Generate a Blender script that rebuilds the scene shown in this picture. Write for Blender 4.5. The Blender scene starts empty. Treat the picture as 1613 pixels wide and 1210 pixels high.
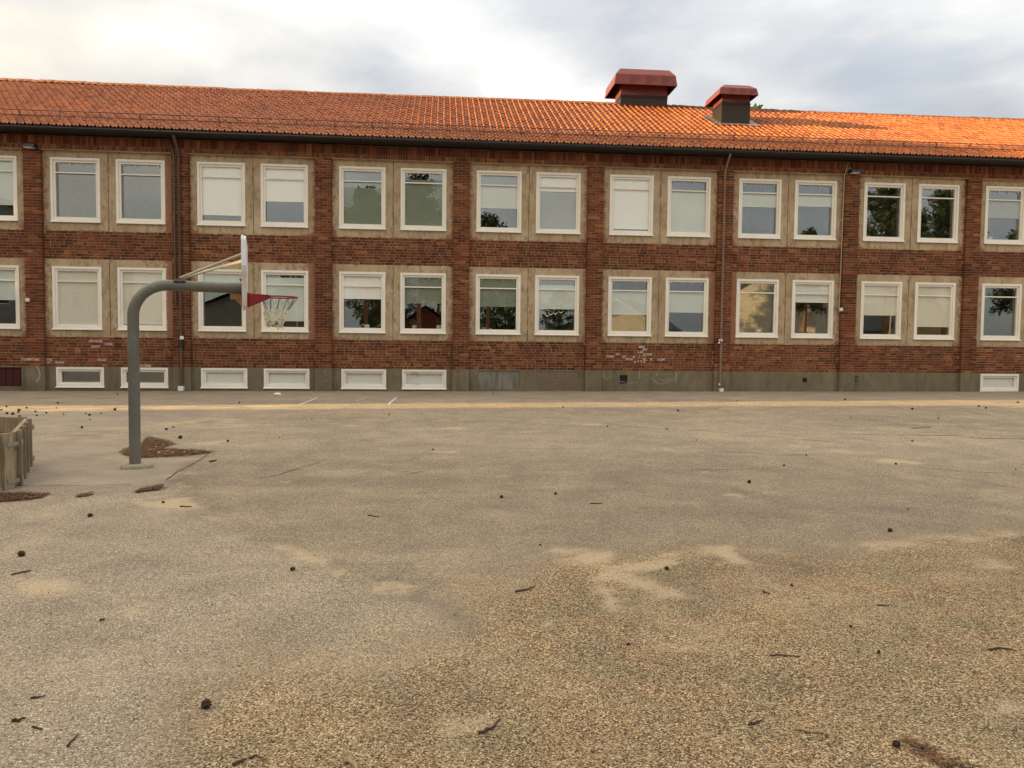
import bpy, math, random
import numpy as np
from mathutils import Vector, Matrix

# ------------------------------------------------------------------ camera
S = bpy.context.scene
COL = S.collection
W, H, F = 1613.0, 1210.0, 1212.0
yaw, pitch, roll = math.radians(5.20986), math.radians(-2.8335), math.radians(0.59015)
cf = Vector((math.sin(yaw) * math.cos(pitch), math.cos(yaw) * math.cos(pitch), math.sin(pitch)))
r0 = Vector((math.cos(yaw), -math.sin(yaw), 0))
u0 = r0.cross(cf)
cr = math.cos(roll) * r0 + math.sin(roll) * u0
cu = -math.sin(roll) * r0 + math.cos(roll) * u0
CAM = Vector((0, 0, 1.62))
cam = bpy.data.cameras.new('camera')
cam.sensor_width = 36.0
cam.lens = 36.0 * F / W
cam.clip_start = 0.05
cam.clip_end = 3000
camo = bpy.data.objects.new('camera', cam)
COL.objects.link(camo)
m = Matrix((cr, cu, -cf)).transposed().to_4x4()
m.translation = CAM
camo.matrix_world = m
S.camera = camo

# ------------------------------------------------------------------ light and sky
SUN_EL, SUN_AZ = math.radians(12.0), math.radians(4.0)      # sun low on the left, 4 degrees in front of the facade plane
EXPOSURE = 1.72
world = bpy.data.worlds.new("World")
S.world = world
world.use_nodes = True
wn = world.node_tree
wn.nodes.clear()


def N(nt, typ, **kw):
    n = nt.nodes.new(typ)
    for k, v in kw.items():
        if k == 'inp':
            for kk, vv in v.items():
                n.inputs[kk].default_value = vv
        else:
            setattr(n, k, v)
    return n


def L(nt, a, b):
    nt.links.new(a, b)


def ramp(nt, fac, stops, interp='LINEAR'):
    n = nt.nodes.new('ShaderNodeValToRGB')
    cr_ = n.color_ramp
    cr_.interpolation = interp
    while len(cr_.elements) > 1:
        cr_.elements.remove(cr_.elements[-1])
    for i, (p, c) in enumerate(stops):
        e = cr_.elements[0] if i == 0 else cr_.elements.new(p)
        e.position = p
        e.color = (*c, 1) if len(c) == 3 else c
    if fac is not None:
        L(nt, fac, n.inputs[0])
    return n.outputs[0]


def mix(nt, fac, a, b, mode='MIX'):
    n = nt.nodes.new('ShaderNodeMix')
    n.data_type = 'RGBA'
    n.blend_type = mode
    n.clamp_factor = True
    for v, i in ((fac, 0), (a, 6), (b, 7)):
        if hasattr(v, 'type'):
            L(nt, v, n.inputs[i])
        elif i == 0:
            n.inputs[0].default_value = v
        else:
            n.inputs[i].default_value = (*v, 1) if len(v) == 3 else v
    return n.outputs[2]


def mth(nt, op, a, b=0.0, c=None, clamp=False):
    n = nt.nodes.new('ShaderNodeMath')
    n.operation = op
    n.use_clamp = clamp
    for i, v in enumerate((a, b) if c is None else (a, b, c)):
        if hasattr(v, 'type'):
            L(nt, v, n.inputs[i])
        else:
            n.inputs[i].default_value = v
    return n.outputs[0]


sky = N(wn, 'ShaderNodeTexSky', sky_type='NISHITA', sun_disc=False, sun_elevation=SUN_EL,
        sun_rotation=math.radians(270) - SUN_AZ)
bg_sky = N(wn, 'ShaderNodeBackground', inp={'Strength': 0.08})
L(wn, sky.outputs[0], bg_sky.inputs[0])
tc = N(wn, 'ShaderNodeTexCoord')
mp = N(wn, 'ShaderNodeMapping', inp={'Scale': (1.0, 1.0, 2.4), 'Location': (3.1, 0.4, 0.0)})
L(wn, tc.outputs['Generated'], mp.inputs[0])
n1 = N(wn, 'ShaderNodeTexNoise', inp={'Scale': 2.1, 'Detail': 7.0, 'Roughness': 0.52, 'Distortion': 0.5})
L(wn, mp.outputs[0], n1.inputs[0])
n2 = N(wn, 'ShaderNodeTexNoise', inp={'Scale': 4.3, 'Detail': 6.0, 'Roughness': 0.5, 'Distortion': 0.3})
L(wn, mp.outputs[0], n2.inputs[0])
# cloud tone: grey undersides to bright thin edges
tone = mth(wn, 'ADD', mth(wn, 'MULTIPLY', n1.outputs[0], 0.65), mth(wn, 'MULTIPLY', n2.outputs[0], 0.35))
ccol = ramp(wn, tone, [(0.37, (0.160, 0.164, 0.174)), (0.45, (0.196, 0.197, 0.201)), (0.53, (0.252, 0.249, 0.243)),
                       (0.60, (0.345, 0.332, 0.308))])
# towards the low sun the same cloud glows cream
sep = N(wn, 'ShaderNodeSeparateXYZ')
L(wn, tc.outputs['Generated'], sep.inputs[0])
dot = N(wn, 'ShaderNodeVectorMath', operation='DOT_PRODUCT')
L(wn, tc.outputs['Generated'], dot.inputs[0])
dot.inputs[1].default_value = (-math.cos(SUN_EL) * math.cos(SUN_AZ), -math.cos(SUN_EL) * math.sin(SUN_AZ), math.sin(SUN_EL))
glow = mth(wn, 'POWER', mth(wn, 'MAXIMUM', dot.outputs['Value'], 0.0), 1.5)
ccol = mix(wn, mth(wn, 'MULTIPLY', glow, 1.7, clamp=True), ccol, (0.335, 0.298, 0.222))
bg_c = N(wn, 'ShaderNodeBackground', inp={'Strength': 1.0})
# overcast luminance rises from the horizon to the zenith
el = mth(wn, 'MAXIMUM', sep.outputs[2], 0.0)
L(wn, mth(wn, 'ADD', mth(wn, 'MULTIPLY', el, 1.66), 0.655), bg_c.inputs[1])
L(wn, ccol, bg_c.inputs[0])
cover = ramp(wn, n2.outputs[0], [(0.36, (0.80, 0.80, 0.80)), (0.46, (0.93, 0.93, 0.93))])
ms = N(wn, 'ShaderNodeMixShader')
L(wn, cover, ms.inputs[0])
L(wn, bg_sky.outputs[0], ms.inputs[1])
L(wn, bg_c.outputs[0], ms.inputs[2])
wo = N(wn, 'ShaderNodeOutputWorld')
L(wn, ms.outputs[0], wo.inputs[0])

sl = bpy.data.lights.new('sun', 'SUN')
sl.energy = 3.7
sl.angle = math.radians(0.5)
sl.color = (1.0, 0.69, 0.34)
so = bpy.data.objects.new('sun', sl)
COL.objects.link(so)
to_sun = Vector((-math.cos(SUN_EL) * math.cos(SUN_AZ), -math.cos(SUN_EL) * math.sin(SUN_AZ), math.sin(SUN_EL)))
so.rotation_euler = to_sun.to_track_quat('Z', 'Y').to_euler()
so.location = (-60, 0, 30)

S.view_settings.view_transform = 'Standard'
S.view_settings.look = 'None'
S.view_settings.exposure = EXPOSURE
S.view_settings.gamma = 1.0
S.view_settings.use_curve_mapping = False
S.cycles.use_denoising = True
S.cycles.denoising_prefilter = 'NONE'
S.cycles.max_bounces = 8
S.cycles.transparent_max_bounces = 12
S.cycles.caustics_reflective = False
S.cycles.caustics_refractive = False

# ------------------------------------------------------------------ helpers
RNG = random.Random(7)
WPOS = {}


def srgb(r, g, b):
    return tuple((c / 255 / 12.92) if c / 255 <= 0.04045 else ((c / 255 + 0.055) / 1.055) ** 2.4 for c in (r, g, b))


def ray(px, py):
    return cf + cr * ((px - W / 2) / F) - cu * ((py - H / 2) / F)


def project(P):
    d = Vector(P) - CAM
    z = d.dot(cf)
    return W / 2 + F * d.dot(cr) / z, H / 2 - F * d.dot(cu) / z


def at_y(px, py, y):
    d = ray(px, py)
    return CAM + d * (y / d.y)


FY = 24.1786            # facade plane
X0 = -17.338            # world x of bay 0
P = 4.2                 # bay pitch


def base_z(x):
    return 0.19 + 0.0042 * min(max(x, -40), 40)


def ground_z(x, y):
    t = min(max((y - 6.0) / 18.0, 0.0), 1.0)
    t = t * t * (3 - 2 * t)
    return t * base_z(x)


def gpt(px, py, dz=0.0):
    d = ray(px, py)
    t = (0 - CAM.z) / d.z
    for _ in range(40):
        p = CAM + d * t
        t = (ground_z(p.x, p.y) - CAM.z) / d.z
    p = CAM + d * t
    return Vector((p.x, p.y, ground_z(p.x, p.y) + dz))


class MB:
    def __init__(s):
        s.v, s.f, s.m = [], [], []

    def add(s, verts, faces, mi=0):
        o = len(s.v)
        s.v.extend(tuple(p) for p in verts)
        s.f.extend(tuple(i + o for i in f) for f in faces)
        s.m.extend([mi] * len(faces))

    def box(s, a, b, mi=0, skip=''):
        x0, y0, z0 = a
        x1, y1, z1 = b
        v = [(x0, y0, z0), (x1, y0, z0), (x1, y1, z0), (x0, y1, z0), (x0, y0, z1), (x1, y0, z1), (x1, y1, z1), (x0, y1, z1)]
        fs = {'d': (0, 3, 2, 1), 'u': (4, 5, 6, 7), 'f': (0, 1, 5, 4), 'r': (1, 2, 6, 5), 'b': (2, 3, 7, 6), 'l': (3, 0, 4, 7)}
        s.add(v, [fs[k] for k in fs if k not in skip], mi)

    def obox(s, c, ax, ay, az, mi=0):
        """box from centre and three half-axis vectors"""
        c, ax, ay, az = Vector(c), Vector(ax), Vector(ay), Vector(az)
        v = [c + sx * ax + sy * ay + sz * az for sz in (-1, 1) for sx, sy in ((-1, -1), (1, -1), (1, 1), (-1, 1))]
        s.add(v, [(0, 3, 2, 1), (4, 5, 6, 7), (0, 1, 5, 4), (1, 2, 6, 5), (2, 3, 7, 6), (3, 0, 4, 7)], mi)

    def tube(s, pts, rad, n=10, mi=0, cap=True):
        pts = [Vector(p) for p in pts]
        rads = rad if isinstance(rad, (list, tuple)) else [rad] * len(pts)
        rings = []
        ref = None
        for i, p in enumerate(pts):
            t = (pts[min(i + 1, len(pts) - 1)] - pts[max(i - 1, 0)]).normalized()
            if ref is None:
                ref = t.cross(Vector((0.13, 0.27, 1))) if abs(t.z) < 0.9 else t.cross(Vector((1, 0.1, 0)))
            ref = (ref - t * ref.dot(t)).normalized()
            q = t.cross(ref)
            rings.append([p + (ref * math.cos(2 * math.pi * k / n) + q * math.sin(2 * math.pi * k / n)) * rads[i] for k in range(n)])
        v = [x for r_ in rings for x in r_]
        f = []
        for i in range(len(rings) - 1):
            for k in range(n):
                a, b = i * n + k, i * n + (k + 1) % n
                f.append((a, b, b + n, a + n))
        if cap:
            f.append(tuple(range(n - 1, -1, -1)))
            f.append(tuple((len(rings) - 1) * n + k for k in range(n)))
        s.add(v, f, mi)

    def mesh(s, name, mats, origin=(0, 0, 0), smooth=False):
        me = bpy.data.meshes.new(name)
        o = Vector(origin)
        me.from_pydata([tuple(Vector(p) - o) for p in s.v], [], s.f)
        if not isinstance(mats, (list, tuple)):
            mats = [mats]
        for mm in mats:
            me.materials.append(mm)
        if any(s.m):
            me.polygons.foreach_set('material_index', s.m)
        if smooth:
            me.polygons.foreach_set('use_smooth', [True] * len(me.polygons))
        me.update()
        return me


def link(name, me, parent=None, loc=(0, 0, 0), rot=None, scale=None):
    o = bpy.data.objects.new(name, me)
    COL.objects.link(o)
    loc = Vector(loc)
    WPOS[o.name] = loc.copy()
    if parent is not None:
        o.parent = parent
        o.location = loc - WPOS[parent.name]
    else:
        o.location = loc
    if rot is not None:
        o.rotation_euler = rot
    if scale is not None:
        o.scale = scale
    return o


def build(name, mb, mats, parent=None, origin=None, smooth=False):
    if origin is None:
        xs = np.array(mb.v)
        origin = ((xs[:, 0].min() + xs[:, 0].max()) / 2, (xs[:, 1].min() + xs[:, 1].max()) / 2, xs[:, 2].min())
    return link(name, mb.mesh(name, mats, origin, smooth), parent, origin)


def tag(o, label=None, cat=None, group=None, kind=None):
    if label:
        o['label'] = label
    if cat:
        o['category'] = cat
    if group:
        o['group'] = group
    if kind:
        o['kind'] = kind
    return o


def autosmooth(o, ang=40):
    me = o.data
    me.polygons.foreach_set('use_smooth', [True] * len(me.polygons))
    try:
        me.set_sharp_from_angle(angle=math.radians(ang))
    except Exception:
        pass
    return o


# ------------------------------------------------------------------ materials
def newmat(name):
    mt = bpy.data.materials.new(name)
    mt.use_nodes = True
    nt = mt.node_tree
    return mt, nt, nt.nodes['Principled BSDF']


def posn(nt, scale=None):
    g = nt.nodes.new('ShaderNodeNewGeometry')
    return g.outputs['Position']


def noise(nt, vec, scale, detail=4.0, rough=0.55, dist=0.0, mapscale=None, off=(0, 0, 0)):
    if mapscale is not None or off != (0, 0, 0):
        q = N(nt, 'ShaderNodeMapping', inp={'Scale': mapscale or (1, 1, 1), 'Location': off})
        L(nt, vec, q.inputs[0])
        vec = q.outputs[0]
    n = N(nt, 'ShaderNodeTexNoise', inp={'Scale': scale, 'Detail': detail, 'Roughness': rough, 'Distortion': dist})
    L(nt, vec, n.inputs[0])
    return n.outputs[0]


def bump(nt, bsdf, hgt, strength=0.3, dist=0.01):
    b = N(nt, 'ShaderNodeBump', inp={'Strength': strength, 'Distance': dist})
    L(nt, hgt, b.inputs['Height'])
    L(nt, b.outputs[0], bsdf.inputs['Normal'])


def simple(name, col, rough=0.6, metal=0.0, var=0.15, nscale=6.0, spec=0.4, bmp=0.0, fine=40.0, stretch=None):
    mt, nt, b = newmat(name)
    p = posn(nt)
    n = noise(nt, p, nscale, 5, 0.6, mapscale=stretch)
    lo = tuple(c * (1 - var) for c in col)
    hi = tuple(min(c * (1 + var), 0.95) for c in col)
    c = ramp(nt, n, [(0.3, lo), (0.7, hi)])
    L(nt, c, b.inputs['Base Color'])
    b.inputs['Roughness'].default_value = rough
    b.inputs['Metallic'].default_value = metal
    b.inputs['Specular IOR Level'].default_value = spec
    if bmp:
        bump(nt, b, noise(nt, p, fine, 3), bmp, 0.005)
    return mt


def rand_val(nt):
    g = N(nt, 'ShaderNodeNewGeometry')
    oi = N(nt, 'ShaderNodeObjectInfo')
    s = mth(nt, 'ADD', g.outputs['Random Per Island'], oi.outputs['Random'])
    return mth(nt, 'FRACT', s)


# brick
M = {}
mt, nt, b = newmat('brick')
rv = rand_val(nt)
c = ramp(nt, rv, [(0.0, (0.080, 0.028, 0.016)), (0.2, (0.115, 0.038, 0.019)), (0.45, (0.155, 0.049, 0.023)), (0.68, (0.185, 0.062, 0.028)),
                  (0.84, (0.180, 0.070, 0.037)), (0.95, (0.26, 0.092, 0.038)), (1.0, (0.31, 0.13, 0.055))])
p = posn(nt)
big = noise(nt, p, 0.55, 4, 0.6)
c = mix(nt, 1.0, c, ramp(nt, big, [(0.3, (0.72, 0.68, 0.66)), (0.7, (1.22, 1.15, 1.07))]), 'MULTIPLY')
sm = noise(nt, p, 45, 4, 0.7)
c = mix(nt, 1.0, c, ramp(nt, sm, [(0.25, (0.6, 0.6, 0.6)), (0.75, (1.3, 1.3, 1.3))]), 'MULTIPLY')
L(nt, c, b.inputs['Base Color'])
b.inputs['Roughness'].default_value = 0.85
b.inputs['Specular IOR Level'].default_value = 0.2
bump(nt, b, sm, 0.5, 0.006)
M['brick'] = mt

mt, nt, b = newmat('white_painted_brick')
p = posn(nt)
w_ = noise(nt, p, 30, 4, 0.7)
L(nt, mix(nt, ramp(nt, w_, [(0.46, (0, 0, 0)), (0.58, (1, 1, 1))]), (0.21, 0.075, 0.05), (0.66, 0.56, 0.50)), b.inputs['Base Color'])
b.inputs['Roughness'].default_value = 0.85
M['brick_white'] = mt

mt, nt, b = newmat('mortar')
p = posn(nt)
a1 = noise(nt, p, 1.2, 5, 0.65)
c = ramp(nt, a1, [(0.3, (0.30, 0.21, 0.13)), (0.7, (0.52, 0.39, 0.245))])
c = mix(nt, ramp(nt, noise(nt, p, 14, 4), [(0.5, (0, 0, 0)), (0.7, (0.6, 0.6, 0.6))]), c, (0.14, 0.075, 0.05))
L(nt, c, b.inputs['Base Color'])
b.inputs['Roughness'].default_value = 0.95
bump(nt, b, noise(nt, p, 60, 3), 0.4, 0.005)
M['mortar'] = mt

# plaster round the windows
mt, nt, b = newmat('plaster')
p = posn(nt)
a1 = noise(nt, p, 1.6, 6, 0.65)
a2 = noise(nt, p, 9, 5, 0.7, mapscale=(1, 1, 0.35))
a3 = noise(nt, p, 22, 5, 0.75)
c = ramp(nt, a1, [(0.3, (0.355, 0.265, 0.165)), (0.5, (0.425, 0.325, 0.212)), (0.7, (0.50, 0.40, 0.275))])
c = mix(nt, ramp(nt, a2, [(0.38, (1, 1, 1)), (0.5, (0, 0, 0))]), c, (0.30, 0.215, 0.13))
c = mix(nt, ramp(nt, a3, [(0.62, (0, 0, 0)), (0.74, (0.8, 0.8, 0.8))]), c, (0.56, 0.46, 0.32))
# places where brick shows through the worn skin
wear = N(nt, 'ShaderNodeAttribute', attribute_name='wear')
wn_ = noise(nt, p, 7, 6, 0.75)
wv = mth(nt, 'ADD', mth(nt, 'MULTIPLY', wear.outputs['Fac'], 0.55), wn_)
c = mix(nt, ramp(nt, wv, [(0.72, (0, 0, 0)), (0.80, (0.85, 0.85, 0.85))]), c, (0.27, 0.12, 0.075))
c = mix(nt, ramp(nt, noise(nt, p, 34, 2, 0.5), [(0.73, (0, 0, 0)), (0.77, (0.8, 0.8, 0.8))]), c, (0.07, 0.045, 0.03))
L(nt, c, b.inputs['Base Color'])
b.inputs['Roughness'].default_value = 0.95
b.inputs['Specular IOR Level'].default_value = 0.15
hh = mth(nt, 'ADD', mth(nt, 'MULTIPLY', a3, 0.5), mth(nt, 'MULTIPLY', wn_, 0.8))
bump(nt, b, hh, 0.55, 0.02)
M['plaster'] = mt

# plinth concrete
mt, nt, b = newmat('plinth_concrete')
p = posn(nt)
a1 = noise(nt, p, 1.1, 6, 0.65)
a2 = noise(nt, p, 5, 6, 0.7, mapscale=(1, 1, 0.25))
a3 = noise(nt, p, 50, 3)
c = ramp(nt, a1, [(0.3, (0.135, 0.108, 0.066)), (0.55, (0.178, 0.145, 0.090)), (0.75, (0.235, 0.195, 0.130))])
c = mix(nt, ramp(nt, a2, [(0.35, (0.75, 0.75, 0.75)), (0.5, (0, 0, 0))]), c, (0.105, 0.090, 0.056))
c = mix(nt, ramp(nt, noise(nt, p, 3.2, 7, 0.75, 1.5, off=(4, 0, 2)), [(0.63, (0, 0, 0)), (0.72, (0.5, 0.5, 0.5))]), c, (0.32, 0.30, 0.26))
L(nt, c, b.inputs['Base Color'])
b.inputs['Roughness'].default_value = 0.9
bump(nt, b, a3, 0.3, 0.006)
M['plinth'] = mt

# rough mortar fill
mt, nt, b = newmat('rough_fill')
p = posn(nt)
a1 = noise(nt, p, 6, 7, 0.75, 0.6, mapscale=(1, 1, 1.8))
L(nt, ramp(nt, a1, [(0.3, (0.10, 0.075, 0.055)), (0.45, (0.19, 0.125, 0.085)), (0.58, (0.16, 0.14, 0.105)), (0.7, (0.28, 0.25, 0.2))]), b.inputs['Base Color'])
b.inputs['Roughness'].default_value = 0.95
bump(nt, b, a1, 0.9, 0.04)
M['fill'] = mt

# roof tile
mt, nt, b = newmat('roof_tile')
rv = rand_val(nt)
c = ramp(nt, rv, [(0.0, (0.22, 0.068, 0.028)), (0.12, (0.30, 0.094, 0.036)), (0.5, (0.36, 0.120, 0.044)), (0.85, (0.40, 0.145, 0.054)), (1.0, (0.33, 0.132, 0.064))])
p = posn(nt)
c = mix(nt, 1.0, c, ramp(nt, noise(nt, p, 0.4, 4, 0.6), [(0.3, (0.86, 0.86, 0.9)), (0.7, (1.1, 1.08, 1.0))]), 'MULTIPLY')
c = mix(nt, 1.0, c, ramp(nt, noise(nt, p, 30, 4, 0.7), [(0.25, (0.78, 0.76, 0.74)), (0.75, (1.15, 1.15, 1.15))]), 'MULTIPLY')
li = noise(nt, p, 1.1, 6, 0.72, 0.5, mapscale=(1, .45, .8))
c = mix(nt, ramp(nt, li, [(0.55, (0, 0, 0)), (0.72, (0.5, 0.5, 0.5))]), c, (0.17, 0.075, 0.040))
L(nt, c, b.inputs['Base Color'])
b.inputs['Roughness'].default_value = 0.6
b.inputs['Specular IOR Level'].default_value = 0.12
M['tile'] = mt
M['ridge'] = simple('ridge_tile_weathered', (0.19, 0.080, 0.048), 0.7, 0, 0.25, 3.0, spec=0.2)
M['underlay'] = simple('roof_underlay', (0.03, 0.022, 0.02), 0.9)
M['gutter'] = simple('gutter_metal', (0.020, 0.016, 0.015), 0.45, 0.0, 0.1, spec=0.3)
M['pipe'] = simple('pipe_brown', (0.10, 0.058, 0.038), 0.4, 0.0, 0.15, spec=0.5)
M['pipe_pale'] = simple('pipe_pale_brown', (0.24, 0.155, 0.115), 0.45, 0.0, 0.15, spec=0.4)  # lighter brown for the right downpipe
M['vent_red'] = simple('vent_red_metal', (0.150, 0.034, 0.028), 0.5, 0.0, 0.08, 1.5, spec=0.4)
M['vent_dark'] = simple('vent_dark_metal', (0.020, 0.012, 0.010), 0.6, 0.0, 0.1, 1.5)
M['lead'] = simple('lead_flashing', (0.16, 0.15, 0.145), 0.5, 0.3)
M['guard'] = simple('snow_guard_metal', (0.15, 0.075, 0.055), 0.55)
M['white'] = simple('window_white', (0.80, 0.76, 0.68), 0.38, 0.0, 0.04, 2.0, spec=0.45)
M['blind_white'] = simple('blind_white', (0.90, 0.885, 0.83), 0.8, 0.0, 0.02, 2)
M['blind_pale'] = simple('blind_pale', (0.60, 0.645, 0.595), 0.8, 0.0, 0.04, 2)
M['blind_green'] = simple('blind_green', (0.20, 0.23, 0.17), 0.8, 0.0, 0.06, 2)
M['beige_blind_and_reflection'] = simple('beige_blind_and_reflection', (0.70, 0.655, 0.54), 0.8, 0.0, 0.03, 2)
M['blind_grey'] = simple('blind_grey', (0.40, 0.43, 0.43), 0.8, 0.0, 0.05, 2)
M['room'] = simple('room_wall', (0.40, 0.39, 0.36), 0.9)
M['room_floor'] = simple('room_floor', (0.10, 0.08, 0.06), 0.7)
M['black'] = simple('black_void', (0.008, 0.008, 0.009), 0.7)
M['lampblack'] = simple('lamp_black', (0.02, 0.02, 0.021), 0.45)
M['plastic'] = simple('white_plastic', (0.75, 0.73, 0.68), 0.4, var=0.03)
M['sheet'] = simple('grey_sheet_metal', (0.20, 0.185, 0.155), 0.55, 0.25, 0.45, 3.0, stretch=(2.5, 1, 0.35))
M['hatch'] = simple('dark_red_hatch', (0.055, 0.008, 0.008), 0.5)
M['chalk'] = simple('chalk', (0.31, 0.29, 0.245), 0.95)
M['whitepaint'] = simple('white_paint_mark', (0.72, 0.64, 0.58), 0.9)
M['steel'] = simple('pole_steel', (0.125, 0.122, 0.102), 0.42, 0.1, 0.18, 4.0, spec=0.5, stretch=(1, 1, 0.4))
M['steel_rust'] = simple('rusty_plate', (0.34, 0.20, 0.09), 0.6, 0.2, 0.4, 12)
M['bracegal'] = simple('brace_galvanised', (0.42, 0.38, 0.29), 0.4, 0.3, 0.1)
M['board'] = simple('backboard_white', (0.76, 0.76, 0.78), 0.35, 0, 0.04)
M['rimred'] = simple('rim_red', (0.26, 0.018, 0.020), 0.42, 0, 0.12)
M['chain'] = simple('net_strand_grey', (0.20, 0.19, 0.18), 0.5, 0.3)
M['rope'] = simple('net_rope', (0.66, 0.60, 0.45), 0.9, 0, 0.2, 20)
M['concrete'] = simple('concrete_foot', (0.27, 0.235, 0.17), 0.95, 0, 0.35, 18, bmp=0.6)
mt, nt, b = newmat('pole_steel')
p = posn(nt)
c = ramp(nt, noise(nt, p, 4, 5, 0.6, mapscale=(1, 1, .4)), [(0.3, (0.100, 0.098, 0.082)), (0.7, (0.145, 0.141, 0.118))])
c = mix(nt, ramp(nt, noise(nt, p, 17, 6, 0.75, 0.4, mapscale=(1, 1, .55)), [(0.61, (0, 0, 0)), (0.66, (0.85, 0.85, 0.85))]), c, (0.215, 0.205, 0.17))
c = mix(nt, ramp(nt, noise(nt, p, 9, 6, 0.8, 0.6, off=(2, 1, 5)), [(0.64, (0, 0, 0)), (0.70, (0.8, 0.8, 0.8))]), c, (0.10, 0.05, 0.026))
sz_ = N(nt, 'ShaderNodeSeparateXYZ')
L(nt, p, sz_.inputs[0])
low = ramp(nt, mth(nt, 'ADD', sz_.outputs[2], mth(nt, 'MULTIPLY', noise(nt, p, 12, 4, 0.7), .35)), [(0.16, (0.8, 0.8, 0.8)), (0.42, (0, 0, 0))])
c = mix(nt, low, c, (0.15, 0.095, 0.055))
L(nt, c, b.inputs['Base Color'])
b.inputs['Roughness'].default_value = 0.45
bump(nt, b, noise(nt, p, 30, 4, 0.7), 0.15, 0.003)
M['steel'] = mt
mt, nt, b = newmat('weathered_wood')
p = posn(nt)
oi = N(nt, 'ShaderNodeObjectInfo')
g1 = noise(nt, p, 26, 5, 0.65, 0.4, mapscale=(1, 1, 0.12))
g2 = noise(nt, p, 3, 4, 0.6)
c = ramp(nt, g1, [(0.3, (0.16, 0.118, 0.072)), (0.5, (0.25, 0.19, 0.115)), (0.7, (0.33, 0.26, 0.165))])
c = mix(nt, 1.0, c, ramp(nt, mth(nt, 'ADD', mth(nt, 'MULTIPLY', g2, 0.6), mth(nt, 'MULTIPLY', oi.outputs['Random'], 0.4)),
                         [(0.25, (0.62, 0.62, 0.62)), (0.75, (1.2, 1.2, 1.2))]), 'MULTIPLY')
L(nt, c, b.inputs['Base Color'])
b.inputs['Roughness'].default_value = 0.85
bump(nt, b, g1, 0.4, 0.004)
M['wood'] = mt
M['galv'] = simple('galvanised_bracket', (0.30, 0.29, 0.27), 0.4, 0.6)
M['cone'] = simple('pine_cone_scale', (0.045, 0.026, 0.015), 0.85, 0, 0.45, 60)
M['twig'] = simple('twig_bark', (0.055, 0.036, 0.022), 0.9, 0, 0.35, 40)
M['twig_pale'] = simple('dry_stick', (0.32, 0.23, 0.12), 0.85, 0, 0.2, 40)
M['needle'] = simple('dry_needle', (0.165, 0.072, 0.030), 0.9, 0, 0.45, 25)
M['duff'] = simple('dark_duff', (0.075, 0.048, 0.030), 0.95, 0, 0.4, 30)
M['chip'] = simple('pale_leaf_chip', (0.50, 0.42, 0.31), 0.8, 0, 0.25, 30)
M['foliage'] = simple('pine_foliage', (0.040, 0.062, 0.024), 0.8, 0, 0.45, 3.0, spec=0.2)
M['leaf'] = simple('broadleaf_foliage', (0.060, 0.095, 0.028), 0.75, 0, 0.4, 2.0, spec=0.2)
M['bark'] = simple('pine_bark', (0.27, 0.125, 0.055), 0.9, 0, 0.35, 6, bmp=0.5)
M['house_yellow'] = simple('house_boards', (0.50, 0.36, 0.16), 0.8, 0, 0.08)
M['house_cream'] = simple('house_cream', (0.56, 0.50, 0.40), 0.8, 0, 0.08)
M['house_red'] = simple('house_red', (0.22, 0.045, 0.030), 0.8, 0, 0.1)
M['house_roof'] = simple('house_roof_dark', (0.055, 0.060, 0.055), 0.7, 0, 0.15)
M['trim'] = simple('house_trim_white', (0.80, 0.77, 0.70), 0.6, 0, 0.03)
M['render_grey'] = simple('far_wall_render', (0.20, 0.19, 0.165), 0.9, 0, 0.15)
M['darkglass'] = simple('dark_glass', (0.02, 0.024, 0.028), 0.08, 0, 0.1)

# window glass: a nearly clear outer pane and a coated, more mirroring inner pane
def glass(name, extra, tint):
    mt, nt, b = newmat(name)
    nt.nodes.remove(b)
    out = nt.nodes['Material Output']
    tr = N(nt, 'ShaderNodeBsdfTransparent', inp={'Color': (*tint, 1)})
    gl = N(nt, 'ShaderNodeBsdfGlossy', inp={'Color': (0.95, 0.98, 1.0, 1), 'Roughness': 0.0})
    ge = N(nt, 'ShaderNodeNewGeometry')
    dt = N(nt, 'ShaderNodeVectorMath', operation='DOT_PRODUCT')
    L(nt, ge.outputs['Normal'], dt.inputs[0])
    L(nt, ge.outputs['Incoming'], dt.inputs[1])
    graz = mth(nt, 'POWER', mth(nt, 'SUBTRACT', 1.0, mth(nt, 'ABSOLUTE', dt.outputs['Value'])), 5.0)
    fres = mth(nt, 'ADD', mth(nt, 'MULTIPLY', graz, 0.94), 0.06)
    p = posn(nt)
    bp = N(nt, 'ShaderNodeBump', inp={'Strength': 0.025, 'Distance': 0.02})
    L(nt, noise(nt, p, 1.4, 1, 0.4), bp.inputs['Height'])
    L(nt, bp.outputs[0], gl.inputs['Normal'])
    ms = N(nt, 'ShaderNodeMixShader')
    L(nt, mth(nt, 'ADD', fres, extra, clamp=True), ms.inputs[0])
    L(nt, tr.outputs[0], ms.inputs[1])
    L(nt, gl.outputs[0], ms.inputs[2])
    L(nt, ms.outputs[0], out.inputs[0])
    return mt


M['glass'] = glass('window_glass', 0.02, (0.99, 1.0, 0.99))
M['glass_inner'] = glass('coated_glass', 0.15, (0.93, 0.96, 0.94))

# ground
mt, nt, b = newmat('worn_asphalt')
p = posn(nt)
att = {k: N(nt, 'ShaderNodeAttribute', attribute_name=k).outputs['Fac'] for k in ('sand', 'grey', 'coarse', 'dirt', 'smooth', 'damp', 'worn')}


def voro(scale, feature='F1', rnd=1.0):
    v = N(nt, 'ShaderNodeTexVoronoi', feature=feature, inp={'Scale': scale, 'Randomness': rnd})
    L(nt, p, v.inputs['Vector'])
    return v


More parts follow.
